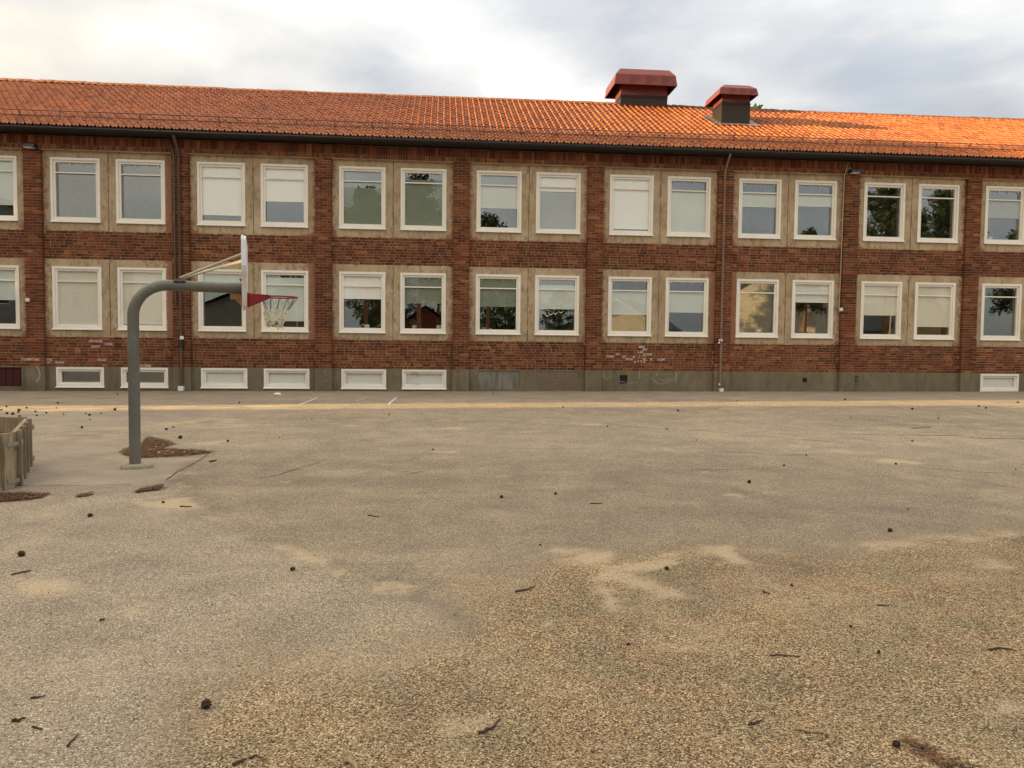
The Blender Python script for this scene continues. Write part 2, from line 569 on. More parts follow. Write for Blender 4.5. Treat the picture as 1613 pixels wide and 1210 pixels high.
v1, v2 = voro(160), voro(128)
sepc = N(nt, 'ShaderNodeSeparateColor')
L(nt, v1.outputs['Color'], sepc.inputs[0])
sepc2 = N(nt, 'ShaderNodeSeparateColor')
L(nt, v2.outputs['Color'], sepc2.inputs[0])
big = noise(nt, p, 0.23, 6, 0.6, 0.6)
mid = noise(nt, p, 1.6, 6, 0.65, 0.4)
fine = noise(nt, p, 11, 6, 0.75)
grit = noise(nt, p, 75, 3, 0.7)
pits = noise(nt, p, 120, 2, 0.6, off=(3, 5, 1))
st = ramp(nt, sepc.outputs[0], [(0.0, (0.085, 0.066, 0.045)), (0.08, (0.11, 0.086, 0.060)), (0.15, (0.225, 0.182, 0.132)), (0.55, (0.315, 0.260, 0.190)),
                                (0.85, (0.40, 0.335, 0.250)), (0.93, (0.58, 0.50, 0.385)), (1.0, (0.74, 0.66, 0.52))])
st = mix(nt, ramp(nt, pits, [(0.61, (0, 0, 0)), (0.69, (0.65, 0.65, 0.65))]), st, (0.085, 0.066, 0.046))
st2 = ramp(nt, sepc2.outputs[0], [(0.0, (0.035, 0.025, 0.013)), (0.17, (0.075, 0.053, 0.029)), (0.24, (0.27, 0.196, 0.115)), (0.5, (0.40, 0.298, 0.180)),
                                  (0.8, (0.50, 0.39, 0.248)), (0.88, (0.70, 0.58, 0.40)), (1.0, (0.82, 0.71, 0.52))])
st2 = mix(nt, ramp(nt, mth(nt, 'ADD', pits, mth(nt, 'MULTIPLY', v2.outputs['Distance'], 0.10)), [(0.56, (0, 0, 0)), (0.64, (0.9, 0.9, 0.9))]), st2, (0.060, 0.042, 0.023))
cmix = mth(nt, 'ADD', mth(nt, 'MULTIPLY', att['coarse'], 1.15), mth(nt, 'MULTIPLY', mth(nt, 'SUBTRACT', mid, 0.5), 1.3))
c = mix(nt, ramp(nt, mth(nt, 'MULTIPLY', cmix, mth(nt, 'GREATER_THAN', att['coarse'], 0.02)), [(0.15, (0, 0, 0)), (0.8, (0.9, 0.9, 0.9))]), st, st2)
c = mix(nt, mth(nt, 'MULTIPLY', att['smooth'], 0.75), c, (0.30, 0.253, 0.197))
c = mix(nt, 1.0, c, ramp(nt, big, [(0.3, (0.86, 0.86, 0.86)), (0.7, (1.12, 1.11, 1.09))]), 'MULTIPLY')
c = mix(nt, 1.0, c, ramp(nt, mid, [(0.28, (0.78, 0.78, 0.79)), (0.72, (1.16, 1.15, 1.11))]), 'MULTIPLY')
c = mix(nt, 1.0, c, mix(nt, att['coarse'], (0.96, 0.93, 0.905), (0.92, 0.855, 0.78)), 'MULTIPLY')
c = mix(nt, mth(nt, 'MULTIPLY', att['worn'], mth(nt, 'SUBTRACT', 1.0, att['coarse'])), c, mix(nt, 1.0, c, (0.84, 0.83, 0.81), 'MULTIPLY'))
hue = noise(nt, p, 2.3, 5, 0.65, 0.5, off=(7, 2, 0))
c = mix(nt, mth(nt, 'MULTIPLY', att['coarse'], 0.6), c, mix(nt, 1.0, c, ramp(nt, hue, [(0.34, (0.72, 0.78, 0.74)), (0.47, (0.96, 0.97, 0.93)), (0.58, (1.08, 0.97, 0.90)), (0.70, (1.22, 1.12, 0.98))]), 'MULTIPLY'))
c = mix(nt, att['grey'], c, mix(nt, 1.0, c, (1.03, 1.035, 1.05), 'MULTIPLY'))
c = mix(nt, mth(nt, 'MULTIPLY', att['damp'], 0.42), c, (0.10, 0.082, 0.068))
# wind-blown sand in the hollows
sandf = mth(nt, 'ADD', mth(nt, 'MULTIPLY', att['sand'], 1.0), mth(nt, 'MULTIPLY', mth(nt, 'SUBTRACT', fine, 0.5), 1.1))
sandf = mth(nt, 'ADD', sandf, mth(nt, 'MULTIPLY', mth(nt, 'SUBTRACT', mid, 0.5), 0.5))
sandf = mth(nt, 'SUBTRACT', sandf, mth(nt, 'MULTIPLY', sepc.outputs[1], 0.55))
scol = mix(nt, grit, (0.27, 0.195, 0.118), (0.70, 0.54, 0.355))
scol = mix(nt, ramp(nt, pits, [(0.60, (0, 0, 0)), (0.67, (0.75, 0.75, 0.75))]), scol, (0.13, 0.092, 0.055))
c = mix(nt, ramp(nt, sandf, [(-0.0, (0, 0, 0)), (0.62, (0.80, 0.80, 0.80))]), c, scol)
dirtf = mth(nt, 'ADD', att['dirt'], mth(nt, 'MULTIPLY', mth(nt, 'SUBTRACT', fine, 0.5), 1.0))
c = mix(nt, ramp(nt, dirtf, [(0.35, (0, 0, 0)), (0.65, (0.85, 0.85, 0.85))]), c, mix(nt, sepc.outputs[2], (0.07, 0.035, 0.018), (0.20, 0.10, 0.05)))
L(nt, c, b.inputs['Base Color'])
b.inputs['Roughness'].default_value = 0.9
b.inputs['Specular IOR Level'].default_value = 0.25
h1 = mth(nt, 'MULTIPLY', mth(nt, 'SUBTRACT', 0.6, v1.outputs['Distance']), mth(nt, 'SUBTRACT', 1.0, mth(nt, 'MULTIPLY', att['smooth'], 0.6)))
h2 = mth(nt, 'MULTIPLY', mth(nt, 'SUBTRACT', 0.6, pits), mth(nt, 'ADD', mth(nt, 'MULTIPLY', att['coarse'], 3.0), 0.8))
bump(nt, b, mth(nt, 'ADD', mth(nt, 'ADD', h1, h2), mth(nt, 'MULTIPLY', mid, 0.8)), 0.55, 0.006)
M['ground'] = mt
M['crack'] = simple('asphalt_crack', (0.035, 0.03, 0.024), 0.95)
M['linepaint'] = simple('worn_line_paint', (0.55, 0.53, 0.48), 0.9, 0, 0.25, 20)

# ------------------------------------------------------------------ ground sheet


def vnoise(x, y, seed):
    xi, yi = np.floor(x).astype(int), np.floor(y).astype(int)
    xf, yf = x - xi, y - yi
    xf, yf = xf * xf * (3 - 2 * xf), yf * yf * (3 - 2 * yf)

    def h(a, b_):
        n = (a * 374761393 + b_ * 668265263 + seed * 974634777) & 0xFFFFFFFF
        n = ((n ^ (n >> 13)) * 1274126177) & 0xFFFFFFFF
        return ((n ^ (n >> 16)) & 0xFFFF) / 65535.0
    return (h(xi, yi) * (1 - xf) + h(xi + 1, yi) * xf) * (1 - yf) + (h(xi, yi + 1) * (1 - xf) + h(xi + 1, yi + 1) * xf) * yf


def fbm(x, y, seed, oct_=4):
    v, a, tot = 0, 1.0, 0
    for k in range(oct_):
        v = v + a * vnoise(x * 2 ** k, y * 2 ** k, seed + k)
        tot += a
        a *= 0.55
    return v / tot


def make_ground():
    fx = np.arange(-17.0, 21.0, 0.075)
    fy = np.arange(1.0, 25.0, 0.075)
    xs = np.concatenate([[-900, -400, -180, -90, -60, -40, -30, -24, -20], fx, [23, 28, 36, 50, 80, 150, 400, 900]])
    ys = np.concatenate([[-900, -400, -180, -90, -50, -30, -15, -8, -4, -1], fy, [26, 30, 40, 60, 120, 400, 900]])
    X, Y = np.meshgrid(xs, ys)
    t = np.clip((Y - 6.0) / 18.0, 0, 1)
    t = t * t * (3 - 2 * t)
    Z = t * (0.19 + 0.0042 * np.clip(X, -40, 40))
    near = (X > -19) & (X < 23) & (Y > 0) & (Y < 25)
    Z = Z + np.where(near, (fbm(X * 0.45 + 40, Y * 0.45 + 40, 3, 3) - 0.5) * 0.03 * np.clip((25 - Y) / 3, 0, 1), 0)
    ny, nx = X.shape
    V = np.stack([X, Y, Z], -1).reshape(-1, 3)
    idx = np.arange(nx * ny).reshape(ny, nx)
    Fc = np.stack([idx[:-1, :-1], idx[:-1, 1:], idx[1:, 1:], idx[1:, :-1]], -1).reshape(-1, 4)
    me = bpy.data.meshes.new('ground')
    me.vertices.add(len(V))
    me.vertices.foreach_set('co', V.ravel())
    me.loops.add(Fc.size)
    me.loops.foreach_set('vertex_index', Fc.ravel())
    me.polygons.add(len(Fc))
    me.polygons.foreach_set('loop_start', np.arange(0, Fc.size, 4))
    me.polygons.foreach_set('loop_total', np.full(len(Fc), 4))
    me.polygons.foreach_set('use_smooth', np.ones(len(Fc), bool))
    me.update()
    me.validate()
    # marks measured from where they lie on the yard
    x, y = V[:, 0], V[:, 1]
    d = V - np.array(CAM)
    zc = np.maximum(d @ np.array(cf), 0.3)
    wx = (fbm(x * 1.3 + 9, y * 1.3 + 9, 11) - 0.5) * 0.32 + (fbm(x * 6 + 9, y * 6, 17, 3) - 0.5) * 0.12
    wy = (fbm(x * 1.3 + 50, y * 1.3 + 9, 12) - 0.5) * 0.32 + (fbm(x * 6 + 50, y * 6, 18, 3) - 0.5) * 0.12
    dw = d + np.stack([wx, wy, np.zeros_like(wx)], -1) * np.clip(zc / 7, 0.3, 1.2)[:, None]
    zw = np.maximum(dw @ np.array(cf), 0.3)
    px = W / 2 + F * (dw @ np.array(cr)) / zw
    py = H / 2 - F * (dw @ np.array(cu)) / zw
    vis = (d @ np.array(cf)) > 0.4

    def poly(pts):
        inside = np.zeros(len(px), bool)
        dist = np.full(len(px), 1e9)
        n = len(pts)
        for i in range(n):
            (x1, y1), (x2, y2) = pts[i], pts[(i + 1) % n]
            cond = ((y1 > py) != (y2 > py)) & (px < (x2 - x1) * (py - y1) / (y2 - y1 + 1e-9) + x1)
            inside ^= cond
            ex, ey = x2 - x1, y2 - y1
            tt = np.clip(((px - x1) * ex + (py - y1) * ey) / (ex * ex + ey * ey + 1e-9), 0, 1)
            dist = np.minimum(dist, np.hypot(px - x1 - tt * ex, py - y1 - tt * ey))
        return np.where(inside, dist, -dist)

    def soft(sd, w_):
        return np.clip(sd / w_ * 0.5 + 0.5, 0, 1) * vis

    grey = soft(poly([(-400, 700), (200, 745), (330, 712), (275, 745), (258, 760), (300, 798), (375, 832), (455, 868), (560, 920),
                      (690, 955), (745, 990), (690, 1060), (560, 1085), (380, 1130), (330, 1300), (-500, 1400)]), 7)
    grey = np.maximum(grey, soft(poly([(-400, 640), (60, 650), (330, 640), (480, 645), (330, 658), (60, 680), (-400, 690)]), 4))
    grey = np.maximum(grey, soft(poly([(-400, 619), (1800, 619), (1800, 626), (480, 634), (-400, 634)]), 3) * 0.7)
    grey = np.maximum(grey, soft(poly([(1180, 885), (1320, 885), (1300, 905), (1240, 920), (1190, 905)]), 14) * 0.8)
    grey = np.maximum(grey, soft(poly([(1010, 905), (1140, 900), (1180, 940), (1080, 950)]), 14) * 0.7)
    smooth = soft(poly([(-400, 690), (130, 690), (260, 705), (325, 713), (275, 745), (230, 765), (-400, 768)]), 5)
    smooth = np.maximum(smooth, soft(poly([(-400, 640), (60, 650), (330, 640), (480, 645), (330, 658), (60, 680), (-400, 690)]), 4))
    smooth = np.maximum(smooth, soft(poly([(-900, 612), (2200, 612), (2200, 632), (480, 634), (-900, 640)]), 2))
    smooth = np.maximum(smooth, soft(poly([(600, 925), (700, 945), (745, 990), (700, 985), (640, 945)]), 10) * 0.8)
    coarse = soft(poly([(240, 1260), (300, 1120), (420, 1060), (560, 1075), (700, 1030), (760, 960), (880, 880), (1120, 862), (1330, 868), (1700, 830),
                        (2400, 900), (2400, 1600), (200, 1600)]), 110)
    coarse = np.maximum(coarse * (py > 900), soft(poly([(860, 880), (1000, 872), (1120, 866), (1300, 872), (1420, 862), (1620, 838), (2400, 820), (2400, 1700), (300, 1700),
                                                  (420, 1100), (560, 1085), (720, 1020), (770, 955)]), 26))
    worn = soft(poly([(330, 712), (560, 700), (1000, 705), (1450, 720), (1720, 760), (1720, 850), (1300, 872), (1000, 872), (860, 890), (760, 985), (745, 990), (690, 955), (560, 920),
                      (455, 868), (375, 832), (300, 798), (258, 760), (275, 745)]), 5)
    worn = worn * np.clip((py - 690) / 60, 0, 1)
    sand = np.zeros(len(px))

    def drift(pts, w_, k):
        d2 = np.full(len(px), 1e9)
        for (x1, y1), (x2, y2) in zip(pts[:-1], pts[1:]):
            ex, ey = x2 - x1, y2 - y1
            tt = np.clip(((px - x1) * ex + (py - y1) * ey) / (ex * ex + ey * ey), 0, 1)
            d2 = np.minimum(d2, np.hypot((px - x1 - tt * ex) * .7, (py - y1 - tt * ey) * 1.3))
        return k * np.clip(1.25 - (d2 / w_) ** 1.5 * .8, 0, 1)

    for pts, w_, k in [([(868, 873), (940, 880), (955, 898), (930, 914), (955, 938), (968, 985)], 15, .95), ([(950, 892), (1012, 892), (1085, 874), (1148, 868), (1188, 894), (1222, 920)], 12, .95),
                       ([(975, 905), (1040, 932), (1095, 962)], 12, .85), ([(1050, 895), (1100, 890)], 6, .5), ([(1290, 872), (1420, 858), (1613, 836)], 12, .6),
                       ([(600, 924), (690, 930), (760, 970), (800, 1010), (770, 1060), (745, 1085)], 16, .75), ([(440, 862), (500, 885), (545, 905)], 9, .95), ([(275, 765), (300, 795), (372, 828)], 9, .85),
                       ([(330, 716), (318, 726)], 6, .8), ([(700, 1105), (720, 1085), (690, 1110)], 10, .5), ([(720, 1210), (740, 1150), (780, 1140)], 18, .7)]:
        sand = np.maximum(sand, drift(pts, w_, k))
    for ex, ey, rx, ry, s_, ang in [
        (75, 925, 46, 15, .82, -3), (232, 962, 50, 14, .82, -3), (345, 978, 24, 7, .7, 0), (255, 785, 50, 16, .95, 5), 
        (610, 925, 28, 6, .8, 5),  (860, 986, 18, 7, .8, -20), 
         (1388, 912, 24, 5, .8, 28), (775, 1062, 28, 14, .7, -30),
        (700, 1100, 18, 12, .6, -50), (560, 742, 70, 5, .5, 0), (930, 667, 34, 3, .8, 0), (720, 675, 28, 2.5, .8, 0), (840, 680, 18, 2, .7, 0),
        (500, 680, 34, 2.5, .7, 0), (700, 712, 26, 2.5, .8, 0), (620, 730, 30, 3, .6, 0), (760, 746, 50, 2.5, .8, 6), (460, 757, 20, 5, .7, -10),
        (1215, 678, 40, 3, .8, 2), (1240, 700, 60, 4, .8, 4), (1330, 710, 50, 4, .7, 4), (1410, 727, 45, 4, .8, 3), (1500, 668, 70, 2, .6, 1),
        (1575, 776, 45, 4, .9, 6), (1440, 700, 90, 3, .5, 1), (330, 668, 110, 9, .75, 0), (200, 672, 130, 7, .65, 0), (120, 690, 90, 10, .55, 0),
        (540, 668, 60, 3, .7, 0), (330, 697, 40, 4, .8, -4), (300, 745, 20, 5, .6, 0), (60, 645, 70, 8, .75, 0), (190, 645, 90, 4, .8, -1),
        (340, 641, 200, 2.5, .9, -1), (80, 815, 70, 10, .5, 0), (60, 870, 60, 8, .5, -8), (400, 700, 60, 3, .5, -3), (1090, 690, 60, 2, .6, 0),
        (1150, 778, 20, 3, .7, 6), (1215, 777, 22, 2.5, .7, 4), (1280, 828, 40, 5, .5, 0), (1550, 900, 90, 22, .6, -5), (1500, 1000, 150, 40, .3, 0),
        (1350, 1120, 60, 25, .7, 0), (1590, 1120, 40, 20, .8, 0), (720, 1160, 25, 35, .8, 40), (1000, 1180, 60, 12, .6, 10), (1270, 1150, 60, 12, .5, 5),
        (1050, 980, 120, 60, .45, 10), (1300, 960, 160, 40, .4, 0), (430, 1110, 60, 30, .45, 0), (880, 745, 70, 4, .4, 0), (650, 690, 120, 6, .35, 0),
            (1150, 660, 150, 5, .35, 0), (1500, 690, 120, 4, .45, 2), (600, 1150, 90, 25, .35, 0), (700, 645, 200, 3, .35, 0), (1300, 650, 200, 3, .4, 0)]:
        a = math.radians(ang)
        qx, qy = px - ex, py - ey
        qa, qb = (qx * math.cos(a) + qy * math.sin(a)) / rx, (-qx * math.sin(a) + qy * math.cos(a)) / ry
        sand = np.maximum(sand, s_ * np.clip(1.25 - (qa * qa + qb * qb) * 0.75, 0, 1))
    brk = fbm(x * 3.1 + 7, y * 4.3 + 3, 41, 5)
    sand = sand * np.clip((brk - 0.30) * 3.2, 0, 1.15)
    ns = fbm(x * 0.8, y * 2.2, 31, 4)
    sand = np.maximum(sand, np.clip((ns - 0.56) * 2.6, 0, 0.34) * (1 - smooth) * vis)
    sand = sand * vis
    damp = np.zeros(len(px))
    for pts, w_, k in [([(585, 912), (640, 930), (700, 950), (748, 990), (738, 1000), (690, 972), (640, 948), (595, 926)], 9, 1.0),
                       ([(330, 714), (278, 746), (262, 757), (268, 762), (285, 750), (334, 720)], 3, .9), ([(300, 800), (375, 834), (455, 870), (450, 876), (372, 842), (298, 806)], 5, .6),
                       ([(-200, 765), (150, 764), (230, 764), (230, 768), (-200, 770)], 2, .6), ([(400, 755), (480, 752), (700, 752), (780, 760), (600, 764), (420, 762)], 8, .5),
                       ([(1180, 868), (1320, 880), (1290, 905), (1215, 912), (1180, 890)], 16, .6), ([(1000, 905), (1110, 895), (1190, 935), (1100, 955), (1020, 940)], 16, .55),
                       ([(990, 735), (1250, 735), (1260, 745), (1000, 748)], 8, .45), ([(880, 800), (1350, 790), (1350, 815), (900, 830)], 18, .35),
                       ([(900, 640), (1150, 646), (1160, 650), (900, 646)], 3, .5), ([(520, 660), (760, 664), (750, 668), (520, 666)], 3, .4)]:
        damp = np.maximum(damp, soft(poly(pts), w_) * k)
    damp = np.maximum(damp, np.clip((y - (FY - .42 - .25 * fbm(x * 2.1 + 5, y * 0 + 3, 51))) / .22, 0, 1) * .75 * (y < FY + 1))
    dirt = np.zeros(len(px))
    for pts, w_, k in [([(184, 712), (215, 702), (232, 690), (262, 694), (276, 700), (250, 706), (300, 708), (340, 711), (300, 718), (225, 722)], 4, 1),
                       ([(-60, 779), (30, 777), (78, 780), (60, 787), (-60, 794)], 3, 1), ([(120, 780), (150, 777), (140, 783), (122, 785)], 2, .7),
                       ([(213, 775), (232, 768), (258, 766), (250, 773), (216, 778)], 2, 1), ([(1415, 1160), (1450, 1178), (1540, 1215), (1440, 1195)], 8, .7),
                       ([(1425, 673), (1470, 671), (1475, 674), (1430, 677)], 2, .8), ([(500, 660), (590, 655), (600, 657), (520, 663)], 2, .5)]:
        dirt = np.maximum(dirt, soft(poly(pts), w_) * k)
    for nme, arr in (('sand', sand), ('grey', grey), ('coarse', coarse), ('dirt', dirt), ('smooth', smooth), ('damp', damp), ('worn', worn)):
        at = me.attributes.new(nme, 'FLOAT', 'POINT')
        at.data.foreach_set('value', arr.astype(np.float32))
    me.materials.append(M['ground'])
    o = link('ground', me)
    o['kind'] = 'structure'
    GR['X'], GR['Y'], GR['Z'] = xs, ys, Z
    return o


GR = {}
ground = make_ground()


def surf_z(x, y):
    """height of the built ground sheet, bumps included"""
    xs, ys, Z = GR['X'], GR['Y'], GR['Z']
    i = int(np.clip(np.searchsorted(xs, x) - 1, 0, len(xs) - 2))
    j = int(np.clip(np.searchsorted(ys, y) - 1, 0, len(ys) - 2))
    a, b_ = (x - xs[i]) / (xs[i + 1] - xs[i]), (y - ys[j]) / (ys[j + 1] - ys[j])
    return float((Z[j, i] * (1 - a) + Z[j, i + 1] * a) * (1 - b_) + (Z[j + 1, i] * (1 - a) + Z[j + 1, i + 1] * a) * b_)


def gp(px, py):
    q = gpt(px, py)
    return Vector((q.x, q.y, surf_z(q.x, q.y)))


# ------------------------------------------------------------------ the school building
BUILD0 = Vector((4.0, FY, 0.0))
school = bpy.data.objects.new('school_building', None)
COL.objects.link(school)
school.location = BUILD0
WPOS[school.name] = BUILD0.copy()
tag(school, 'long two storey red brick school with orange tiled roof and white paired windows', 'building')

B0, B1 = -1, 9                     # bays built, bays 0-8 are in the picture
XL, XR = X0 + P * B0 + 0.265 * P - 0.25, X0 + P * (B1 + 1) + 0.265 * P + 0.25
ZP, ZM0, ZM1, ZU0, ZU1, ZE = 0.872, 1.757, 4.074, 4.905, 7.262, 7.78
WUB, WUT, WMB, WMT, WBB, WBT = 5.152, 7.048, 1.970, 3.8485, 0.235, 0.852
WW, WWB = 1.403, 1.371
GZ = -0.3


def win_x(bay, side, low=False):
    return X0 + P * (bay + (0.3755 if side == 'L' else 0.8189)) + (0.063 if low else 0)


def pil_x(bay):
    c_ = X0 + P * (bay + 0.265)
    return c_ - 0.245, c_ + 0.245


BASE_OPEN = {(1, 'L'): 'dark', (1, 'R'): 'dark', (2, 'L'): 'blind', (2, 'R'): 'blind', (3, 'L'): 'blind', (3, 'R'): 'blind', (8, 'L'): 'blind', (8, 'R'): 'blind',
             (4, 'L'): 'sheet', (4, 'R'): 'fill', (0, 'L'): 'hatch', (0, 'R'): 'hatch', (-1, 'L'): 'dark', (9, 'L'): 'blind', (9, 'R'): 'blind'}


def grid_wall(mb, x0, x1, z0, z1, holes, y, depth, mi=0):
    xs = sorted({x0, x1, *[h[0] for h in holes], *[h[1] for h in holes]})
    zs = sorted({z0, z1, *[h[2] for h in holes], *[h[3] for h in holes]})
    for i in range(len(xs) - 1):
        for k in range(len(zs) - 1):
            cx, cz = (xs[i] + xs[i + 1]) / 2, (zs[k] + zs[k + 1]) / 2
            if any(h[0] < cx < h[1] and h[2] < cz < h[3] for h in holes):
                continue
            mb.add([(xs[i], y, zs[k]), (xs[i + 1], y, zs[k]), (xs[i + 1], y, zs[k + 1]), (xs[i], y, zs[k + 1])], [(0, 1, 2, 3)], mi)
    for h in holes:
        a, b_, c_, d_ = h
        for q in ([(a, c_), (a, d_)], [(b_, d_), (b_, c_)], [(a, d_), (b_, d_)], [(b_, c_), (a, c_)]):
            (xa, za), (xb, zb) = q
            mb.add([(xa, y, za), (xb, y, zb), (xb, y + depth, zb), (xa, y + depth, za)], [(0, 1, 2, 3)], mi)


# wall body with real openings
holes = []
for bay in range(B0, B1 + 1):
    for s_ in 'LR':
        x = win_x(bay, s_)
        holes.append((x + .02, x + WW - .02, WUB + .02, WUT - .02))
        holes.append((x + .02, x + WW - .02, WMB + .02, WMT - .02))
        if (bay, s_) in BASE_OPEN:
            x = win_x(bay, s_, True)
            holes.append((x + .02, x + WWB - .02, WBB + .02, WBT - .02))
mb = MB()
grid_wall(mb, XL, XR, GZ, ZE, holes, FY, 0.30)
YB = FY + 11.0
mb.box((XL, FY + 0.3, GZ), (XL + 0.3, YB, ZE))
mb.box((XR - 0.3, FY + 0.3, GZ), (XR, YB, ZE))
mb.box((XL, YB, GZ), (XR, YB + 0.3, ZE))
# gable triangles
for xa in (XL, XR - 0.3):
    mb.add([(xa, FY, ZE), (xa + .3, FY, ZE), (xa + .3, YB + .3, ZE), (xa, YB + .3, ZE), (xa, FY + 5.6, 10.7), (xa + .3, FY + 5.6, 10.7)],
           [(0, 3, 4), (1, 5, 2), (0, 4, 5, 1), (3, 2, 5, 4)])
wall = build('wall', mb, M['mortar'], school, BUILD0)

# rooms behind the glass
mb = MB()
for z0, z1 in ((GZ, 0.95), (1.15, 4.3), (4.6, 7.6)):
    mb.add([(XL + .3, FY + 4.5, z0), (XR - .3, FY + 4.5, z0), (XR - .3, FY + 4.5, z1), (XL + .3, FY + 4.5, z1)], [(0, 1, 2, 3)])
    mb.box((XL + .3, FY + .302, z0 - .12), (XR - .3, FY + 4.5, z0), 1)
    mb.box((XL + .3, FY + .302, z1), (XR - .3, FY + 4.5, z1 + .12))
for bay in range(B0 + 1, B1 + 1):
    a, b_ = pil_x(bay)
    mb.box((a + .2, FY + .305, 1.151), (b_ - .2, FY + 4.49, 4.299))
    if bay % 2:
        mb.box((a + .2, FY + .305, 4.601), (b_ - .2, FY + 4.49, 7.599))
for zb_ in (WUB, WMB):
    mb.box((XL + .31, FY + .13, zb_ + .06), (XR - .31, FY + .40, zb_ + .10))
build('room_interior', mb, [M['room'], M['room_floor']], school, BUILD0)

# plaster panels, one a bay and storey, with worn edges
mesh_panels = []


def panel(bay, z0, z1, wins, seed):
    rg = random.Random(seed)
    x0 = pil_x(bay)[1] + 0.004
    x1 = pil_x(bay + 1)[0] - 0.004
    xs = np.linspace(x0, x1, 60)
    cuts = []
    for (a, b_, c_, d_) in wins:
        cuts += [a, b_]
    xs = np.array(sorted(set(np.round(list(xs), 4)) | set(np.round(cuts, 4))))
    zs = np.array(sorted(set(np.round(np.linspace(z0, z1, 34), 4)) | {round(wins[0][2], 4), round(wins[0][3], 4)}))
    nx, nz = len(xs), len(zs)
    yy = FY - 0.016
    V, wear = [], []
    for k, z in enumerate(zs):
        for i, x in enumerate(xs):
            xx, zz = x, z
            if k == 0:
                zz += rg.uniform(-0.018, 0.028)
            if k == nz - 1:
                zz += rg.uniform(-0.01, 0.006)
            wv = max(0, 1 - min((x - x0), (x1 - x)) / 0.30) * 0.55 + max(0, 1 - (z - z0) / 0.22) * 0.35
            if (bay, z0 > 3) in ((1, True),) and x > win_x(bay, 'R') + WW:
                wv += 0.55
            if (bay, z0 > 3) in ((1, False), (5, False), (2, False)) and (x > win_x(bay, 'R') + WW * .5) and (x > win_x(bay, 'R') + WW or z > wins[0][3]):
                wv += 0.4
            if (bay, z0 > 3) in ((6, False),) and x < win_x(bay, 'L'):
                wv += 0.5
            V.append((xx, yy + rg.uniform(-.003, .003), zz))
            wear.append(wv)
    Fc = []
    for k in range(nz - 1):
        for i in range(nx - 1):
            cx, cz = (xs[i] + xs[i + 1]) / 2, (zs[k] + zs[k + 1]) / 2
            if any(a < cx < b_ and c_ < cz < d_ for a, b_, c_, d_ in wins):
                continue
            Fc.append((k * nx + i, k * nx + i + 1, (k + 1) * nx + i + 1, (k + 1) * nx + i))
    n0 = len(V)
    # thickness: edges turned back to the wall
    loops = [[k0 * nx + i for i in range(nx)] for k0 in (0, nz - 1)] + [[k * nx + i0 for k in range(nz)] for i0 in (0, nx - 1)]
    for lp in loops:
        o_ = len(V)
        V += [(V[j][0], FY + .002, V[j][2]) for j in lp]
        wear += [wear[j] for j in lp]
        Fc += [(lp[j], lp[j + 1], o_ + j + 1, o_ + j) for j in range(len(lp) - 1)]
    me = bpy.data.meshes.new('plaster_panel')
    org = Vector(((x0 + x1) / 2, FY, z0))
    me.from_pydata([tuple(Vector(v_) - org) for v_ in V], [], Fc)
    at = me.attributes.new('wear', 'FLOAT', 'POINT')
    at.data.foreach_set('value', wear)
    me.materials.append(M['plaster'])
    o = link('plaster_panel', me, school, org)
    # joint down the middle
    j = MB()
    xm = win_x(bay, 'L') + WW + 0.235
    pts = [(xm + rg.uniform(-.006, .006), z_) for z_ in np.linspace(z0 + .02, z1 - .02, 14)]
    for (xa, za), (xb, zb) in zip(pts[:-1], pts[1:]):
        j.box((min(xa, xb) - .005, yy - .005, za), (max(xa, xb) + .005, yy - .002, zb))
    link('joint', j.mesh('joint', M['duff'], org), o, org)
    return o


for bay in range(B0, B1 + 1):
    for (za, zb, wb, wt) in ((ZM0, ZM1, WMB, WMT), (ZU0, ZU1, WUB, WUT)):
        wins = [(win_x(bay, s_) + .005, win_x(bay, s_) + WW - .005, wb + .005, wt - .005) for s_ in 'LR']
        panel(bay, za, zb, wins, bay * 7 + int(za))

# plinth, standing 30 mm proud, and the pilaster feet
mb = MB()
bh = [h for h in holes if h[3] < 1.0]
vent_holes = []
for (pa, pb, za, zb) in ((976, 988.5, 591, 604.5), (1264, 1271, 595.5, 602.5)):
    q0, q1 = at_y(pa, zb, FY - .03), at_y(pb, za, FY - .03)
    vent_holes.append((q0.x, q1.x, q0.z, q1.z))
grid_wall(mb, XL - .03, XR + .03, GZ, ZP, bh + vent_holes, FY - 0.03, 0.032)
mb.add([(XL - .03, FY - .03, ZP), (XR + .03, FY - .03, ZP), (XR + .03, FY + .001, ZP), (XL - .03, FY + .001, ZP)], [(0, 1, 2, 3)])
plinth = build('plinth', mb, M['plinth'], school, BUILD0)
mb = MB()
for h in vent_holes:
    mb.box((h[0] - .02, FY - .027, h[2] - .02), (h[1] + .02, FY - .0275 + .02, h[3] + .02), 0, 'f')
    mb.box((h[0] - .01, FY - .001, h[2] - .01), (h[1] + .01, FY - .0006, h[3] + .01))
build('vent_hole', mb, M['black'], plinth)
for bay in range(B0, B1 + 2):
    a, b_ = pil_x(bay)
    mb = MB()
    mb.box((a - .012, FY - .155, GZ), (b_ + .012, FY - .029, ZP - .004), 0, 'b')
    build('pilaster_foot', mb, M['plinth'], plinth)
    mb = MB()
    mb.box((a + .006, FY - .130, ZP - .006), (b_ - .006, FY + .001, ZU1 + .01), 0, 'b')
    build('pilaster_core', mb, M['mortar'], wall)

# ---- bricks: every course its own stretchers and headers
bricks = []          # (x0,x1,y0,z0,z1,kind)


